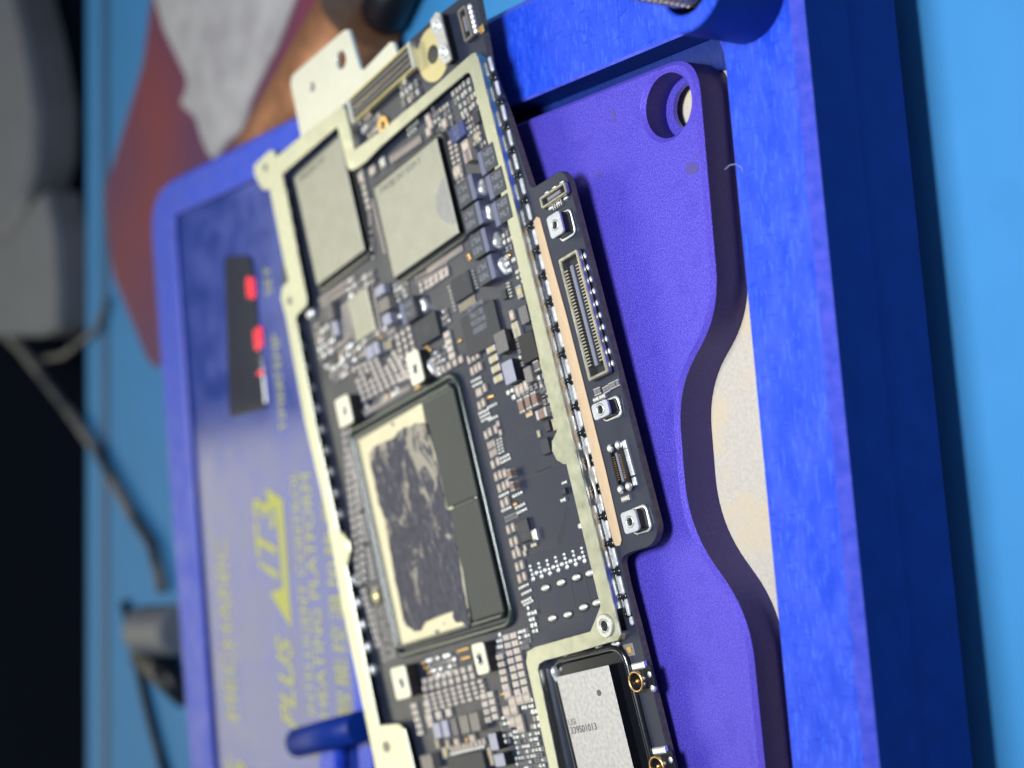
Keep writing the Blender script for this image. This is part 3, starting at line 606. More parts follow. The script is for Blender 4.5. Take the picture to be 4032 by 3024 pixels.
# right of processor
for c, x, y in (('e', 485, 825), ('e', 515, 810), ('e', 560, 770), ('e', 505, 965), ('e', 547, 930), ('e', 575, 1285), ('e', 620, 1250), ('e', 680, 1220), ('e', 650, 1605), ('e', 705, 1570), ('g', 270, 220), ('g', 317, 195), ('g', 365, 178), ('g', 305, 345), ('g', 355, 318), ('g', 397, 290), ('g', 340, 515), ('g', 387, 483), ('g', 403, 795), ('g', 455, 770), ('g', 437, 935), ('g', 487, 912), ('g', 467, 1063), ('g', 517, 1042), ('g', 500, 1200), ('g', 550, 1178), ('g', 525, 1330), ('g', 578, 1302),
                ('e', 390, 465), ('e', 435, 435), ('e', 480, 405), ('e', 425, 590), ('e', 467, 560), ('e', 507, 535)):
    cap(c, x, y, 0.10, 0.052, .05)
cap('g', 425, 185, .11, .075, .09, 'cap_brown'); cap('g', 457, 322, .11, .075, .09, 'cap_brown')
for c, x, y in (('e', 710, 1160), ('e', 735, 1255), ('g', 500, 1000), ('g', 520, 770), ('g', 590, 995), ('g', 585, 1050)): cap(c, x, y, .07, .045, .035)
grid(('g', 385, 680), ('g', 500, 630), ('g', 500, 630), ('g', 385, 680), 1, 5, .06, .7, .03, 'resistor')
grid(('e', 610, 1400), ('e', 665, 1370), ('e', 685, 1460), ('e', 635, 1495), 2, 3, .8, .75, .03)
grid(('e', 710, 1340), ('e', 745, 1320), ('e', 770, 1460), ('e', 735, 1480), 5, 2, .55, .6, .02, 'tin')
for cc, x, y in (('e', 465, 690), ('e', 480, 740), ('e', 545, 1040), ('e', 560, 1080), ('e', 575, 1120), ('e', 775, 1530), ('e', 790, 1570), ('g', 500, 420), ('g', 530, 545), ('g', 550, 600), ('g', 380, 580), ('g', 570, 1420), ('g', 600, 1485), ('g', 600, 1570), ('g', 620, 1600), ('g', 355, 420), ('e', 640, 975), ('e', 650, 1110)):
    for k in range(4): cap(cc, x + 28 * k - 30, y - 14 * k + 10, .032, .032, .022, 'tin')
# gold coloured block capacitors
for x, y in ((630, 345), (657, 452), (683, 560), (708, 668)): cap('e', x, y, .082, .18, .05, 'cap_gold')
for x, y in ((895, 108), (915, 175), (1170, 520)): cap('e', x, y, .09, .13, .06, 'cap_gold')
cap('e', 1135, 530, .12, .09, .07, 'grey_case'); cap('e', 1325, 1165, .13, .09, .06, 'cap_gold')
cap('c', 938, 1245, .15, .10, .06, 'cap_gold'); cap('c', 858, 1500, .12, .075, .05, 'cap_body'); cap('c', 895, 1615, .09, .12, .05, 'cap_gold')
for x, y in ((968, 965), (1042, 925), (1113, 890)): cap('e', x, y, .17, .09, .09, 'cap_brown')
cap('e', 1190, 1050, .11, .19, .09, 'cap_brown')
for x, y in ((917, 800), (962, 778), (1010, 745)): cap('e', x, y, .12, .07, .05, 'cap_body')
cap('g', 692, 850, .13, .085, .06, 'tin'); cap('g', 685, 960, .04, .10, .04, 'cap_gold'); cap('e', 1155, 1270, .08, .05, .03, 'cap_gold'); cap('g', 1010, 470, .045, .09, .03, 'tin'); cap('g', 1190, 755, .06, .05, .03, 'tin'); cap('g', 1025, 280, .035, .09, .02, 'tin')
for x, y in ((150, 190), (170, 268), (185, 345), (205, 420)): cap('e', x, y, .075, .13, .05, 'cap_body')
grid(('e', 45, 600), ('e', 300, 460), ('e', 300, 460), ('e', 45, 600), 1, 5, .09, .75, .05)
# the big capacitor fields
grid(('d', 1275, 770), ('d', 1395, 680), ('d', 1450, 905), ('d', 1315, 985), 4, 3, .72, .72, .045)
grid(('d', 800, 1120), ('d', 1235, 945), ('d', 1365, 1190), ('d', 910, 1440), 6, 8, .70, .74, .045, drop=.06)
grid(('d', 1230, 1080), ('d', 1370, 1010), ('d', 1400, 1200), ('d', 1290, 1240), 4, 3, .7, .7, .045, drop=.1)
cap('d', 1140, 865, .12, .055, .05, 'cap_gold'); cap('d', 1185, 850, .12, .055, .05, 'cap_gold')
grid(('i', 600, 720), ('i', 1095, 580), ('i', 1120, 660), ('i', 600, 800), 2, 8, .74, .76, .055)
grid(('i', 615, 880), ('i', 1205, 720), ('i', 1250, 880), ('i', 655, 1030), 4, 9, .72, .76, .055)
grid(('i', 645, 1120), ('i', 860, 1060), ('i', 860, 1060), ('i', 645, 1120), 1, 3, .1, .7, .055); grid(('i', 1240, 885), ('i', 1315, 865), ('i', 1370, 1105), ('i', 1290, 1140), 4, 2, .76, .78, .055)
grid(('i', 1485, 245), ('i', 1565, 222), ('i', 1695, 810), ('i', 1612, 838), 8, 2, .76, .80, .055)
grid(('i', 1418, 455), ('i', 1418, 455), ('i', 1480, 780), ('i', 1480, 780), 5, 1, .74, .13, .055)
for x, y in ((1552, 945), (1632, 920), (1712, 900), (1490, 1052), (1570, 1030), (1545, 1165), (1622, 1145), (1642, 1225), (1500, 860)): cap('i', x, y, .125, .135, .055)
grid(('i', 482, 990), ('i', 482, 990), ('i', 555, 1280), ('i', 555, 1280), 5, 1, .74, .13, .05); grid(('i', 625, 965), ('i', 625, 965), ('i', 668, 1190), ('i', 668, 1190), 4, 1, .74, .12, .05)
grid(('i', 900, 1462), ('i', 1245, 1380), ('i', 1245, 1380), ('i', 900, 1462), 1, 9, .08, .78, .05)
grid(('i', 900, 1510), ('i', 1245, 1430), ('i', 1245, 1430), ('i', 900, 1510), 1, 12, .04, .6, .03, 'tin')
cap('i', 945, 1385, .10, .10, .06); cap('i', 1115, 1345, .10, .11, .06); cap('i', 820, 1500, .14, .10, .06, 'cap_gold'); cap('i', 1305, 1500, .12, .07, .06, 'cap_gold'); cap('i', 1330, 1590, .10, .07, .06, 'cap_gold'); cap('i', 735, 1400, .12, .06, .06, 'cap_gold'); cap('i', 850, 1410, .12, .06, .06, 'cap_gold')
# left strip beside processor
grid(('f', 285, 440), ('f', 345, 415), ('h', 360, 640), ('h', 300, 680), 20, 2, .66, .6, .04, 'cap_dull')
grid(('f', 350, 640), ('f', 440, 600), ('h', 560, 700), ('h', 480, 740), 26, 2, .6, .5, .03, 'cap_dull', drop=.15)
grid(('h', 350, 770), ('h', 350, 770), ('h', 510, 1350), ('h', 510, 1350), 9, 1, .72, .10, .05, 'cap_dull')
grid(('h', 470, 950), ('h', 590, 900), ('h', 690, 1490), ('h', 590, 1530), 18, 3, .6, .5, .03, 'cap_dull', drop=.15)
q = B('h', 490, 830, .05); bm = NB(); blob(bm, q.x, q.y, 0.01, .11, .075, .07, u=16, v=8); build('solder_bump', bm, 'gold_pale', pcb)
# strip above processor
grid(('d', 930, 1600), ('d', 1400, 1320), ('d', 1400, 1320), ('d', 930, 1600), 1, 16, .07, .55, .03, 'cap_body')
scatter((('d', 860, 1560), ('d', 1300, 1300), ('d', 1330, 1330), ('d', 900, 1620)), 30, .035, .035, .02)
# around upper chips
grid(('a', 850, 660), ('a', 900, 640), ('a', 990, 1000), ('a', 920, 1020), 6, 1, .72, .1, .05); grid(('a', 965, 960), ('a', 1010, 945), ('a', 1140, 1500), ('a', 1010, 1560), 16, 2, .6, .6, .03, drop=.1)
grid(('a', 1200, 500), ('a', 1510, 275), ('a', 1510, 275), ('a', 1200, 500), 1, 11, .10, .62, .05); cap('a', 1110, 525, .13, .11, .06, 'tin'); cap('a', 995, 615, .12, .13, .06); cap('a', 870, 690, .15, .1, .06)
for x, y in ((1600, 50), (1625, 110), (1605, 190), (1780, 100), (1905, 640)): cap('a', x, y, .12, .09, .06)
scatter((('b', 800, 470), ('b', 960, 350), ('b', 1050, 560), ('b', 860, 650)), 26, .075, .055, .04, ('tin', 'resistor', 'cap_body', 'tin'))
scatter((('b', 560, 640), ('b', 730, 570), ('b', 780, 760), ('b', 640, 880)), 16, .06, .05, .035)
grid(('b', 740, 1000), ('b', 790, 970), ('b', 880, 1410), ('b', 830, 1440), 9, 2, .66, .66, .035)
cap('b', 915, 1035, .13, .13, .08, 'cap_body'); cap('b', 945, 1150, .13, .14, .10, 'cap_brown'); cap('b', 1030, 935, .10, .10, .05, 'cap_gold'); cap('b', 825, 1300, .13, .09, .06)
scatter((('b', 900, 750), ('b', 960, 730), ('b', 1120, 1000), ('b', 980, 1020)), 22, .055, .045, .03)
grid(('c', -50, 1010), ('c', 310, 770), ('c', 310, 770), ('c', -50, 1010), 1, 15, .08, .6, .035); grid(('c', -40, 1120), ('c', 150, 985), ('c', 160, 1040), ('c', -30, 1180), 2, 6, .72, .8, .04)
grid(('c', 300, 1425), ('c', 450, 1325), ('c', 450, 1325), ('c', 300, 1425), 1, 7, .10, .66, .035, 'cap_gold')
grid(('c', 435, 1020), ('c', 435, 1020), ('c', 490, 1195), ('c', 490, 1195), 6, 1, .4, .05, .02, 'tin'); grid(('c', 185, 1190), ('c', 185, 1190), ('c', 250, 1440), ('c', 250, 1440), 7, 1, .4, .04, .02, 'tin')
grid(('c', 825, 1150), ('c', 825, 1150), ('c', 860, 1290), ('c', 860, 1290), 5, 1, .55, .05, .03, 'tin'); grid(('c', 535, 1500), ('c', 535, 1500), ('c', 600, 1760), ('c', 600, 1760), 9, 1, .5, .05, .02, 'tin')
scatter((('c', 920, 1040), ('c', 960, 1030), ('c', 970, 1110), ('c', 920, 1120)), 6, .05, .05, .03, ('tin',)); scatter((('c', 810, 900), ('c', 850, 890), ('c', 870, 980), ('c', 820, 990)), 4, .06, .08, .03, ('tin',)); scatter((('c', 780, 620), ('c', 850, 600), ('c', 860, 760), ('c', 800, 780)), 8, .06, .05, .03, ('tin', 'resistor'))
grid(('d', 430, 370), ('d', 690, 190), ('d', 700, 260), ('d', 460, 420), 2, 10, .72, .66, .05); scatter((('d', 740, 200), ('d', 1000, 60), ('d', 1020, 260), ('d', 760, 330)), 34, .075, .055, .045)
grid(('d', 680, 440), ('d', 720, 420), ('d', 770, 760), ('d', 720, 800), 8, 2, .7, .7, .045); grid(('d', 1020, 320), ('d', 1020, 320), ('d', 1085, 660), ('d', 1085, 660), 7, 1, .7, .06, .04)
scatter((('d', 370, 700), ('d', 560, 640), ('d', 640, 900), ('d', 460, 1000)), 46, .08, .06, .045); scatter((('d', 640, 870), ('d', 900, 800), ('d', 920, 960), ('d', 700, 1010)), 26, .075, .065, .045)
scatter((('d', 480, 1060), ('d', 720, 1010), ('d', 740, 1170), ('d', 560, 1240)), 24, .06, .05, .03); scatter((('d', 1230, 200), ('d', 1360, 150), ('d', 1400, 340), ('d', 1300, 380)), 24, .05, .045, .03)
scatter((('d', 850, 780), ('d', 1050, 720), ('d', 1060, 760), ('d', 870, 860)), 20, .06, .045, .04); scatter((('d', 1100, 720), ('d', 1250, 690), ('d', 1250, 740), ('d', 1120, 780)), 10, .06, .05, .03)
scatter((('d', 1640, 960), ('d', 1800, 880), ('d', 1840, 1120), ('d', 1680, 1160)), 24, .05, .045, .03, ('tin', 'resistor', 'cap_body')); scatter((('d', 1780, 510), ('d', 1830, 500), ('d', 1850, 620), ('d', 1790, 640)), 8, .05, .04, .03)
grid(('d', 1480, 120), ('d', 1800, -40), ('d', 1810, 10), ('d', 1490, 170), 2, 12, .6, .6, .03, 'cap_body'); grid(('d', 1530, 200), ('d', 1810, 40), ('d', 1815, 80), ('d', 1540, 260), 2, 6, .8, .82, .04)
scatter((('b', 380, 760), ('b', 380, 760), ('b', 330, 900), ('b', 300, 880)), 10, .05, .05, .03, ('tin',))
scatter((('t', 1150, 720), ('t', 1250, 640), ('t', 1290, 720), ('t', 1180, 820)), 10, .09, .07, .05); scatter((('t', 850, 960), ('t', 980, 900), ('t', 970, 1060), ('t', 880, 1080)), 12, .09, .07, .05)
scatter((('e', 820, 800), ('e', 1000, 720), ('e', 1190, 720), ('e', 900, 860)), 14, .06, .06, .03, ('tin', 'resistor')); scatter((('e', 900, 230), ('e', 940, 210), ('e', 985, 490), ('e', 950, 500)), 14, .055, .05, .03, ('tin', 'resistor'))
scatter((('e', 1180, 640), ('e', 1235, 600), ('e', 1290, 1000), ('e', 1240, 960)), 14, .07, .06, .04, ('tin', 'resistor', 'cap_body'))
scatter((('i', 1590, 1290), ('i', 1860, 1290), ('i', 1930, 1659), ('i', 1620, 1659)), 60, .045, .042, .028, ('tin', 'tin', 'resistor')); scatter((('i', 1600, 180), ('i', 1740, 160), ('i', 1740, 340), ('i', 1680, 350)), 16, .045, .04, .025, ('tin', 'resistor'))
scatter((('i', 1745, -60), ('i', 1800, -60), ('i', 1830, 140), ('i', 1770, 150)), 10, .05, .045, .025, ('tin',)); scatter((('i', 1390, 240), ('i', 1450, 230), ('i', 1460, 420), ('i', 1400, 440)), 9, .05, .045, .03, ('tin', 'resistor'))
scatter((('i', 650, 500), ('i', 900, 440), ('i', 960, 560), ('i', 690, 690)), 36, .05, .045, .03, ('tin', 'resistor', 'cap_body')); scatter((('i', 1450, 1150), ('i', 1500, 1130), ('i', 1560, 1290), ('i', 1490, 1400)), 14, .05, .05, .03, ('tin', 'resistor'))
scatter((('i', 1640, 960), ('i', 1770, 940), ('i', 1780, 980), ('i', 1650, 1010)), 7, .05, .045, .03, ('tin',)); scatter((('i', 1770, 1050), ('i', 1850, 1040), ('i', 1870, 1230), ('i', 1790, 1220)), 9, .06, .05, .03, ('tin', 'cap_gold'))
# right tab small parts
for x, y in ((1872, 795), (1907, 775), (1940, 750), (1972, 735), (2012, 715)): cap('e', x, y, .075, .055, .035, 'resistor')
for x, y in ((1775, 815), (1810, 800)): cap('e', x, y, .08, .055, .035, 'resistor')
cap('e', 1780, 897, .05, .09, .04, 'tin'); cap('e', 1848, 865, .05, .10, .04, 'tin'); cap('g', 1685, 455, .06, .13, .04, 'tin')
grid(('c', 1320, 322), ('c', 1405, 262), ('c', 1405, 262), ('c', 1320, 322), 1, 5, .07, .6, .03, 'tin')
CE = {}
KINDN = {'cap_body': 'capacitor', 'cap_dull': 'capacitor', 'cap_gold': 'capacitor', 'cap_brown': 'capacitor', 'resistor': 'resistor', 'tin': 'solder_pad', 'grey_case': 'capacitor'}
def add_cap(bm, x, y, sx, sy, h, mi_body, mi_end, plain):
    if h <= .062 and not plain: h *= .72; sy *= .94
    if plain:
        box(bm, x, y, 0, h, sx, sy, min(sx, sy, h * 2) * 0.22, mi_body); return
    if sx >= sy * 0.95:   # end caps at +-x
        e_ = sx * 0.2; box(bm, x, y, 0, h, sx - 2 * e_, sy, 0.006, mi_body)
        for s_ in (-1, 1): box(bm, x + s_ * (sx - e_) / 2, y, 0, h * 1.05, e_ * .98, sy * 1.03, min(.012, e_ * .3), mi_end)
    else:
        e_ = sy * 0.2; box(bm, x, y, 0, h, sx, sy - 2 * e_, 0.006, mi_body)
        for s_ in (-1, 1): box(bm, x, y + s_ * (sy - e_) / 2, 0, h * 1.05, sx * 1.03, e_ * .98, min(.012, e_ * .3), mi_end)
print('CAPS', len(caps))
bykind = {}
for c_ in caps:
    bykind.setdefault(KINDN[c_[5]], []).append(c_)
for kn, lst in bykind.items():
    def vis(c_):
        w_ = mw @ Vector((c_[0], c_[1], c_[4])); return c_[2] * c_[3] / (w_ - CAM).length_squared
    lst.sort(key=vis, reverse=True)
    for k, (x, y, sx, sy, h, kd) in enumerate(lst[:100]):
        bm = NB(); add_cap(bm, 0, 0, sx, sy, h, 0, 1, kd == 'tin'); build(kn, bm, [kd, 'cap_end'], pcb, (x, y, 0))
    rest = lst[100:]
    if rest:
        mats = sorted({r_[5] for r_ in rest}) + ['cap_end']; bm = NB()
        for (x, y, sx, sy, h, kd) in rest: add_cap(bm, x, y, sx, sy, h, mats.index(kd), len(mats) - 1, kd == 'tin')
        o = build('tiny_' + kn + 's', bm, mats, pcb); o['kind'] = 'stuff'

# ---------------- solder ball rows and bare pads
for (x, y) in ((685, 1330), (778, 1300), (868, 1268), (960, 1233), (1055, 1200), (1150, 1168), (1245, 1132)):
    for k, (dx, dy) in enumerate(((0, 0), (-8, -48), (-22, -95), (-32, -140))):
        q = B('g', x + dx, y + dy, .02); bm = NB(); r_ = .030 if k == 0 else .021; blob(bm, q.x, q.y, 0.004, r_, r_ * 1.15, .022, u=12, v=6); build('solder_ball', bm, 'solder', pcb)
for (x, y) in ((723, 1262), (815, 1233), (907, 1200), (1000, 1168), (1093, 1135), (1190, 1100)):
    q = B('g', x, y, .02); bm = NB(); blob(bm, q.x, q.y, 0.005, .030, .036, .026, u=12, v=6); build('solder_ball', bm, 'solder', pcb)
for c, x, y in (('g', 825, 1430), ('g', 995, 1372), ('g', 1163, 1315), ('g', 1310, 1268), ('g', 1240, 1640), ('g', 1385, 1590), ('j', 485, 35), ('j', 655, -5), ('j', 645, 455), ('j', 1000, 360), ('j', 1175, 315), ('j', 820, 425)):
    q = B(c, x, y, .01); bm = NB(); prism(bm, [circ(q.x, q.y, .052, 16, .098)], 0.001, 0.004); pd = build('pad_recess', bm, 'black_resin', pcb)
    bm = NB(); blob(bm, q.x + .004, q.y, 0.006, .036, .078, .026, u=14, v=6); build('solder_bar', bm, 'solder', pcb)
# gold test points
for c, x, y in (('i', 985, 390), ('i', 1015, 380), ('i', 1045, 370), ('i', 1080, 360), ('i', 1030, 475), ('i', 1062, 465), ('i', 1095, 455), ('i', 598, 520), ('i', 620, 575), ('i', 650, 565), ('i', 655, 625), ('i', 1458, 858), ('i', 1075, 1355), ('d', 1095, 765), ('d', 1605, 880), ('d', 1630, 915), ('d', 1965, 808), ('d', 1170, 1410), ('d', 1490, 1325), ('d', 1520, 1310), ('d', 670, 980), ('e', 625, 868), ('e', 658, 860), ('c', 400, 845), ('c', 415, 880), ('c', 840, 848), ('f', 490, 990), ('f', 495, 1030), ('g', 495, 515), ('t', 1800, 235)):
    q = B(c, x, y, .01); bm = NB()
    if c == 't': box(bm, q.x, q.y, .001, .008, .09, .1)
    else: blob(bm, q.x, q.y, 0.006, .028, .04, .02, u=12, v=6)
    build('test_point', bm, 'gold', pcb)
q = B('j', 1325, 375, 0); bm = NB(); box(bm, q.x, q.y, .001, .003, .13, .16); o = build('fiducial_window', bm, 'taupe', pcb); bm = NB(); box(bm, q.x, q.y, .0035, .008, .06, .07); build('gold_pad', bm, 'gold', o)
q = B('e', 1065, 1045, 0); bm = NB(); box(bm, q.x, q.y, .001, .006, .07, .12); build('test_point', bm, 'copper_strip', pcb)
q = B('t', 1025, 990, .02); bm = NB(); ring(bm, q.x, q.y, .05, .12, 0, .03, ch=.005); build('gold_ring', bm, 'gold', pcb)

# ---------------- threaded standoffs
def standoff(tl, br, h, holeS, hr, mt='tin', side='dark_plastic', foot=True, lab=None):
    cx_, cy_, sx_, sy_ = rect(tl, br, h); q = B(*holeS, h)
    bm = NB(); lp = rounded([(cx_ - sx_ / 2, cy_ - sy_ / 2), (cx_ + sx_ / 2, cy_ - sy_ / 2), (cx_ + sx_ / 2, cy_ + sy_ / 2), (cx_ - sx_ / 2, cy_ + sy_ / 2)], .045, 4)
    prism(bm, [lp, circ(q.x, q.y, hr, 24)[::-1]], h - .03, h, .006, 0); o = build('standoff_nut', bm, mt if mt != 'tin' else 'nut_top', pcb)
    bm = NB(); prism(bm, [inset(lp, .006)], 0, h - .031); build('nut_body', bm, side, o)
    bm = NB()
    for k in range(3): tube(bm, [(q.x + hr * .82 * math.cos(t), q.y + hr * .82 * math.sin(t), h - .006 - k * .010) for t in [i * 6.283 / 18 for i in range(18)]], hr * .16, closed=True, seg=6)
    build('thread', bm, 'tin', o)
    if foot:
        bm = NB(); lp3 = [(x, y, .012) for x, y in inset(lp, -.012)]
        n_ = len(lp3); tube(bm, lp3, [random.uniform(.010, .024) for _ in range(n_)], closed=True, seg=8); build('solder_foot', bm, 'solder', o)
standoff(('c', 1243, 440), ('c', 1440, 590), .17, ('c', 1340, 515), .062)
standoff(('e', 1730, 960), ('e', 1943, 1055), .17, ('e', 1835, 1003), .065)
standoff(('g', 1633, 615), ('g', 1850, 795), .17, ('g', 1742, 705), .062)
standoff(('d', 1372, 965), ('d', 1575, 1240), .20, ('d', 1480, 1115), .065, 'bracket', foot=False)
standoff(('f', 185, 80), ('f', 385, 310), .20, ('f', 300, 190), .06, 'bracket', foot=False)
standoff(('i', 237, 580), ('i', 463, 890), .22, ('i', 365, 738), .065, 'bracket', foot=False)
standoff(('i', 1118, 320), ('i', 1318, 625), .20, ('i', 1217, 475), .075, 'bracket', foot=False)

# ---------------- connectors
def obox(tl, br, h): return rect(tl, br, h)
def connector(name, tl, br, h, npin, pinmat='gold', framemat='tin', bar='plastic_grey', bw_=.16, rim=.05, teeth=True):
    cx_, cy_, sx_, sy_ = rect(tl, br, h)
    bm = NB(); prism(bm, [rounded([(-sx_ / 2, -sy_ / 2), (sx_ / 2, -sy_ / 2), (sx_ / 2, sy_ / 2), (-sx_ / 2, sy_ / 2)], .02, 3)], 0, h * .35); o = build(name, bm, 'dark_plastic', pcb, (cx_, cy_, 0))
    lngx = sx_ > sy_
    bm = NB(); prism(bm, [rounded([(-sx_ / 2, -sy_ / 2), (sx_ / 2, -sy_ / 2), (sx_ / 2, sy_ / 2), (-sx_ / 2, sy_ / 2)], .03, 3), [(-sx_ / 2 + rim, -sy_ / 2 + rim), (-sx_ / 2 + rim, sy_ / 2 - rim), (sx_ / 2 - rim, sy_ / 2 - rim), (sx_ / 2 - rim, -sy_ / 2 + rim)]], h * .36, h, .01)
    build('metal_shell', bm, framemat, o)
    LN = max(sx_, sy_); WD = min(sx_, sy_)
    bm = NB(); (box(bm, 0, 0, h * .36, h * .86, LN - 2.6 * rim - .14, WD * bw_, .008) if lngx else box(bm, 0, 0, h * .36, h * .86, WD * bw_, LN - 2.6 * rim - .14, .008)); build('center_bar', bm, bar, o)
    for s_ in (-1, 1):
        for k in range(npin):
            bm = NB()
            t = (k + .5) / npin - .5; a_ = t * (LN - 2 * rim - .2); b_ = s_ * (WD * .29)
            (box(bm, a_, b_, h * .36, h * .9, (LN - .3) / npin * .55, WD * .17, .004) if lngx else box(bm, b_, a_, h * .36, h * .9, WD * .17, (LN - .3) / npin * .55, .004))
            build('pin', bm, pinmat, o)
    if teeth:
        nt = max(3, npin // 3)
        for s_ in (-1, 1):
            for k in range(nt):
                bm = NB(); t = (k + .5) / nt - .5; a_ = t * (LN - .05); b_ = s_ * (WD / 2 + .02)
                (blob(bm, a_, b_, .012, LN / nt * .28, .02, .022) if lngx else blob(bm, b_, a_, .012, .02, LN / nt * .28, .022))
                build('solder_tail', bm, 'solder', o)
    return o, cx_, cy_, sx_, sy_
connector('board_connector', ('c', 1372, 895), ('e', 1925, 600), .09, 30, 'pin_metal', 'shell_metal', bw_=.16, rim=.045)
connector('small_connector', ('c', 1165, 220), ('c', 1475, 165), .07, 6, 'gold', 'shell_metal', bw_=.3, rim=.035)
o_, cx_, cy_, sx_, sy_ = connector('small_connector', ('e', 1912, 1405), ('g', 1745, 345), .07, 11, 'gold', 'dark_plastic', bw_=.2, rim=.02, teeth=False)
for sx0 in (-1, 1):
    for sy0 in (-1, 1): bm = NB(); blob(bm, sx0 * sx_ * .44, sy0 * sy_ * .36, .05, .05, .04, .04); build('corner_tab', bm, 'solder', o_)
a_ = B('e', 2100, 1385, .02); b_ = B('g', 1795, 265, .02)
for k in range(10):
    t = [0, .17, .26, .35, .44, .53, .62, .71, .80, 1][k]; q = a_.lerp(b_, t); big = k in (0, 9)
    bm = NB(); box(bm, q.x, q.y, 0, .03, .09 if big else .036, .06, .010); build('contact_pad', bm, 'solder', pcb)
connector('small_connector', ('t', 1605, 90), ('t', 1728, 285), .08, 8, 'gold', 'taupe', bw_=.3, rim=.03)
for k in range(6):
    q = B('t', 1702, 60, .02).lerp(B('t', 1748, 250, .02), k / 5); bm = NB(); blob(bm, q.x, q.y, .01, .045, .06, .03); build('solder_ball', bm, 'solder', pcb)
# long board-to-board connector near the bracket
cx_, cy_, sx_, sy_ = rect(('t', 735, 790), ('t', 1275, 530), .12)
bm = NB(); box(bm, 0, 0, 0, .05, sx_, sy_, .01); lc = build('long_connector', bm, 'dark_plastic', pcb, (cx_, cy_, 0))
for k, (f_, w_, h_, mt_) in enumerate(((-.44, .07, .12, 'gold_pale'), (-.2, .16, .11, 'grey_case'), (0.02, .07, .10, 'steel'), (.2, .14, .12, 'grey_case'), (.44, .08, .12, 'gold_pale'))):
    bm = NB()
    if sx_ > sy_: box(bm, 0, f_ * sy_, .05, h_, sx_ * .93, w_ * sy_, .008)
    else: box(bm, f_ * sx_, 0, .05, h_, w_ * sx_, sy_ * .93, .008)
    build('shell_rail', bm, mt_, lc)
for s_ in (-1, 1):
    bm = NB(); (box(bm, s_ * sx_ * .485, 0, .0, .125, sx_ * .04, sy_ * 1.02, .01) if sx_ > sy_ else box(bm, 0, s_ * sy_ * .485, .0, .125, sx_ * 1.02, sy_ * .04, .01)); build('end_cap', bm, 'tin', lc)
# washer ring and screw plate at the top
q = B('t', 1410, 430, .03); bm = NB(); ring(bm, q.x, q.y, .115, .33, 0.001, .012, 40); build('washer_pad', bm, 'gold_pale', pcb)
bm = NB(); prism(bm, [circ(q.x, q.y, .115, 24)], .001, .004); build('screw_hole', bm, 'black_resin', pcb)
pl = L([('t', 1395, 165), ('t', 1440, 92), ('t', 1472, 100), ('t', 1562, 470), ('t', 1510, 522), ('t', 1465, 470), ('t', 1450, 330), ('t', 1400, 230)], .14)
bm = NB(); prism(bm, [pl], .11, .14, .006, bottom=True); o = build('screw_plate', bm, 'tin', pcb)
bm = NB(); prism(bm, [inset(pl, .02)], 0, .109); build('plate_block', bm, 'dark_plastic', o)
for x, y in ((1455, 200), (1505, 410)):
    q = B('t', x, y, .14); bm = NB(); ring(bm, q.x, q.y, .05, .09, .141, .16, ch=.005); blob(bm, q.x, q.y, .141, .04, .04, .015); build('rivet', bm, 'solder', o)

# ---------------- wireless module in its recess
a_ = B('j', 530, 670, .14); b_ = B('j', 1095, 540, .14)
p_top = (a_.x + b_.x) / 2; q_l = a_.y; q_r = b_.y; ln = 3.0
cx_, cy_, sx_, sy_ = p_top - ln / 2, (q_l + q_r) / 2, ln, abs(q_l - q_r)
bm = NB(); prism(bm, [rounded([(-sx_ / 2, -sy_ / 2), (sx_ / 2, -sy_ / 2), (sx_ / 2, sy_ / 2), (-sx_ / 2, sy_ / 2)], .01, 2)], 0, .14, .004, 0, 1); wmod = build('wireless_module', bm, ['module_lid', 'black_resin'], pcb, (cx_, cy_, 0))
ridge(0, 0, sx_, sy_, .16, .05, 'black_resin', 0.0, 'underfill_bead', wmod)
bm = NB(); e_ = .13; prism(bm, [rounded([(-sx_ / 2 - e_, -sy_ / 2 - e_), (sx_ / 2 + e_, -sy_ / 2 - e_), (sx_ / 2 + e_, sy_ / 2 + e_), (-sx_ / 2 - e_, sy_ / 2 + e_)], .1)], 0.001, .02, .008); build('resin_skirt', bm, 'black_resin', wmod)
q = B('j', 660, 1170, .141); text('module_marking', 'USI', 'ink_dark', wmod, (q.x - cx_, q.y - cy_, .1405), .10, -math.pi / 2, 1)
q = B('j', 680, 1240, .141); text('module_marking', '339S01013', 'ink_dark', wmod, (q.x - cx_ - .02, q.y - cy_, .1405), .105, -math.pi / 2, 1, 'LEFT', 0.002)
q = B('j', 995, 843, .141); bm = NB(); prism(bm, [circ(q.x - cx_, q.y - cy_, .035)], .1405, .1425); build('pin_one_dot', bm, 'ink_dark', wmod)
q = B('j', 480, 650, .1); fillet(q, .10, .05, .09, 'solder_bump', 3)
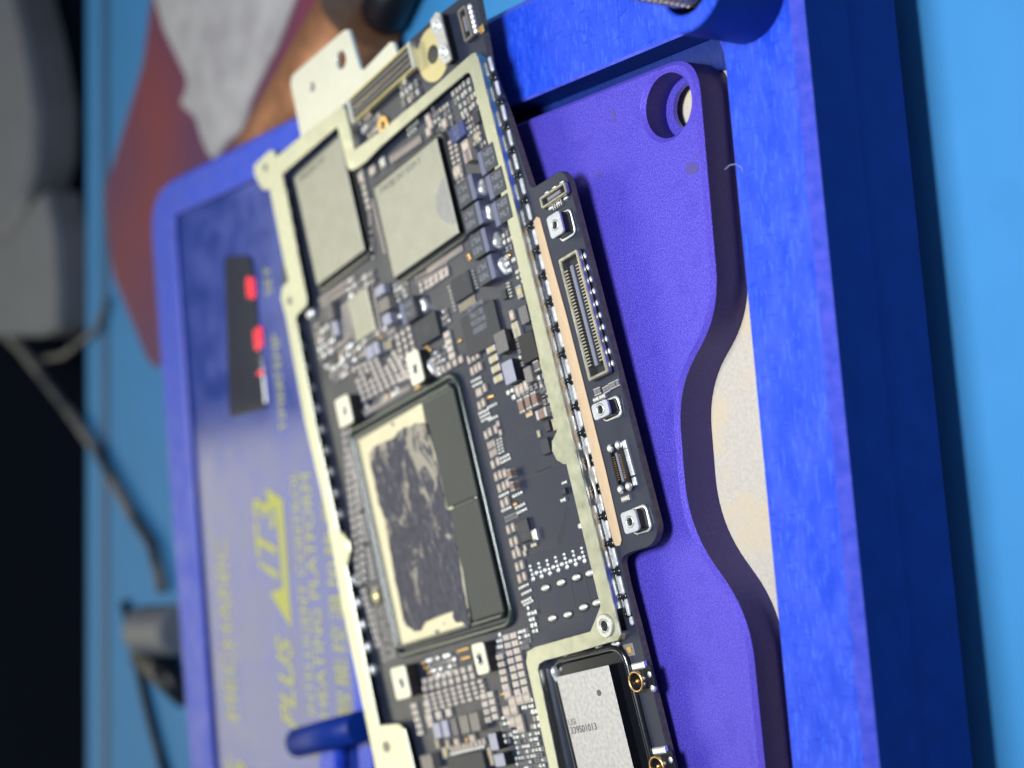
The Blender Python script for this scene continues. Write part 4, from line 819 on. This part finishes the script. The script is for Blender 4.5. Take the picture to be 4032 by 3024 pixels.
# coax sockets
for x, y in ((1390, 722), (1618, 1650)):
    q = B('j', x, y, .11); bm = NB(); box(bm, q.x + .02, q.y - .06, 0, .03, .22, .26, .01); o = build('coax_socket', bm, 'dark_plastic', pcb)
    bm = NB(); box(bm, q.x + .15, q.y - .02, 0, .05, .07, .20, .012)
    build('solder_tab', bm, 'solder', o)
    for dx_, dy_ in ((-.10, -.14), (.04, -.15)): bm = NB(); blob(bm, q.x + dx_, q.y + dy_, .01, .05, .04, .03); build('solder_tab', bm, 'solder', o)
    bm = NB(); tube(bm, [(q.x + .1 * math.cos(t), q.y + .1 * math.sin(t), .10) for t in [i * 6.283 / 28 for i in range(28)]], .014, closed=True, seg=8); build('gold_rim', bm, 'gold', o)
    bm = NB(); prism(bm, [circ(q.x, q.y, .1, 28), circ(q.x, q.y, .086, 28)[::-1]], .03, .10); build('barrel', bm, 'steel', o)
    bm = NB(); prism(bm, [circ(q.x, q.y, .085, 28)], .03, .05); build('insulator', bm, 'black_resin', o)
    bm = NB(); blob(bm, q.x, q.y, .06, .03, .03, .04); build('center_pin', bm, 'gold', o)
# faint copper routes under the mask
def route(pts, n_=3, gap=.03, w_=.010):
    P_ = [B(*p_, 0) for p_ in pts]
    for k in range(n_):
        bm = NB()
        for a2, b2 in zip(P_, P_[1:]):
            d_ = (b2 - a2).normalized(); nr = Vector((-d_.y, d_.x)); o1 = nr * (k * gap)
            a3, b3 = a2 + o1, b2 + o1
            prism(bm, [[tuple(a3 - nr * w_ / 2), tuple(b3 - nr * w_ / 2), tuple(b3 + nr * w_ / 2), tuple(a3 + nr * w_ / 2)]], .0005, .0025)
        build('copper_route', bm, 'trace', pcb)
route([('g', 650, 1060), ('g', 980, 945), ('g', 1090, 570)]); route([('g', 600, 60), ('g', 720, 170), ('g', 980, 70)]); route([('g', 690, 210), ('g', 900, 130)], 2)
route([('j', 290, 220), ('j', 380, 110), ('j', 460, 60)], 3); route([('j', 470, 150), ('j', 640, 90), ('j', 840, 40)], 3); route([('e', 960, 1330), ('e', 1130, 1230)], 4); route([('e', 1200, 1560), ('e', 1400, 1620)], 3)
route([('c', 640, 1350), ('c', 790, 1250)], 3); route([('c', 700, 1540), ('c', 830, 1480)], 3); route([('g', 720, 1400), ('g', 745, 1650)], 1); route([('g', 1100, 1340), ('g', 1150, 1650)], 1); route([('g', 1260, 1310), ('g', 1330, 1620)], 1)

# ================================================================== THINGS ON THE MAT (out of focus)
def slab(name, pts, z0, z1, mt, lab, cat, ch=0.05, par=None):
    P_ = [PZ(x, y, z1) for x, y in pts]; cx0 = sum(p_.x for p_ in P_) / len(P_); cy0 = sum(p_.y for p_ in P_) / len(P_)
    bm = NB(); prism(bm, [rounded([(p_.x - cx0, p_.y - cy0) for p_ in P_], .25, 4)], 0, z1 - z0, ch, bottom=True)
    o = build(name, bm, mt, par, (cx0, cy0, z0))
    if lab: tag(o, lab, cat)
    return o
slab('booklet', [(600, -60), (560, 250), (408, 760), (440, 1080), (585, 1440), (700, 1460), (760, 900), (1010, 520), (1270, -60)], MZ + .002, MZ + .30, 'cover_red', 'dark red and purple booklet lying on the mat behind the platform', 'booklet')
slab('tissue', [(590, -60), (640, 120), (740, 330), (700, 410), (770, 470), (790, 560), (830, 640), (880, 560), (940, 520), (985, 370), (1080, 180), (1170, -60)], MZ + .305, MZ + .42, 'paper_white', 'crumpled white tissue lying on top of the red booklet', 'tissue')
p0 = PZ(1420, 60, .95); p1 = PZ(1140, 520, .95)
bm = NB(); d_ = (p1 - p0); tube(bm, [(0, 0, 0), tuple(d_ * .9), tuple(d_ * 1.6)], .68, seg=28); o = build('copper_tube', bm, 'copper_tool', None, (p0.x, p0.y, .94)); tag(o, 'copper coloured metal tube lying between red booklet and circuit board', 'metal tube')
p0 = PZ(1600, -180, .7); p1 = PZ(1478, 150, .6)
bm = NB(); d_ = p1 - p0; tube(bm, [(0, 0, 0), tuple(d_ * .7), tuple(d_)], [.42, .38, .18], seg=20); o = build('tool_handle', bm, 'black_rubber', None, tuple(p0)); tag(o, 'black rubber tool handle pointing down beside the copper tube', 'tool')
q = d_ * .25; bm = NB(); blob(bm, q.x, q.y + .05, .3, .3, .2, .2, u=16, v=8); build('metal_button', bm, 'steel', o)
# cable across the mat, knurled knob tool and thin lead at the lower left
cab = [PZ(-30, 1270, .5), PZ(80, 1370, .5), PZ(230, 1560, .45), PZ(380, 1770, .42), PZ(510, 2010, .42), PZ(600, 2150, .42), PZ(640, 2330, .42)]
bm = NB(); o0 = cab[0]; tube(bm, [tuple(p_ - o0) for p_ in cab], .12, seg=14); o = build('power_cable', bm, 'cable_grey', None, tuple(o0)); tag(o, 'thick mottled grey cable running diagonally from the dark desk onto the mat', 'cable')
kn = tag(empty('adjusting_knob', Matrix.Translation(PZ(640, 2480, MZ))), 'ribbed grey metal knob with black shaft on the mat beside the platform', 'knob')
k0 = Vector(kn.matrix_world.translation)
e0 = PZ(560, 2480, 1.0) - k0; e1 = PZ(720, 2480, 1.0) - k0
bm = NB(); n_ = 40; tube(bm, [tuple(e0 + (e1 - e0) * (i / 10)) for i in range(11)], [.5 if i % 2 else .42 for i in range(11)], seg=28); build('ribbed_grip', bm, 'grey_plastic', kn)
bm = NB(); s0 = PZ(600, 2560, .6) - k0; s1 = PZ(730, 2760, .45) - k0; tube(bm, [tuple(s0), tuple(s1)], [.5, .18], seg=20); build('shaft', bm, 'black_rubber', kn)
ld = [PZ(490, 2370, .35), PZ(520, 2500, .35), PZ(570, 2740, .35), PZ(610, 2900, .35), PZ(660, 3080, .35)]
bm = NB(); o0 = ld[0]; tube(bm, [tuple(p_ - o0) for p_ in ld], .10, seg=10); o = build('thin_lead', bm, 'black_rubber', None, tuple(o0)); tag(o, 'thin black lead curving down the mat past the ribbed knob', 'cable')
# grey things on the dark desk beyond the mat
slab('grey_pad', [(-300, -200), (30, -120), (95, 150), (140, 420), (135, 620), (90, 800), (20, 930), (-300, 1100)], -.098, .9, 'grey_plastic', 'large rounded grey plastic cover on the dark desk at the far corner', 'plastic cover', .15)
slab('grey_box', [(-300, 1060), (60, 860), (178, 735), (215, 900), (232, 1150), (225, 1290), (160, 1325), (-300, 1325)], -.098, .7, 'grey_plastic', 'grey rectangular box below the rounded cover on the dark desk', 'box', .12)
cab = [PZ(420, 1180, .4), PZ(380, 1300, .4), PZ(250, 1400, .35), PZ(140, 1420, .3)]
bm = NB(); o0 = cab[0]; tube(bm, [tuple(p_ - o0) for p_ in cab], .07, seg=10); o = build('dark_cord', bm, 'cable_grey', None, tuple(o0)); tag(o, 'thin dark cord beside the grey box at the mat edge', 'cable')
# lint and crumbs on the rim
h_ = [PZ(2855, 668, 2.205), PZ(2875, 650, 2.23), PZ(2900, 646, 2.215), PZ(2922, 660, 2.205), PZ(2928, 680, 2.203)]
bm = NB(); o0 = h_[0]; tube(bm, [tuple(p_ - o0) for p_ in h_], .006, seg=6); o = build('lint_fibre', bm, 'fibre', None, tuple(o0)); tag(o, 'fine curled white fibre caught on the blue rim edge', 'fibre')
q = PZ(3278, 1910, 2.16); bm = NB(); blob(bm, 0, 0, 0.02, .05, .025, .02); o = build('crumb', bm, 'fibre', None, (q.x, q.y, 2.155)); tag(o, 'small clear crumb stuck on the rounded edge of the blue rim', 'crumb')
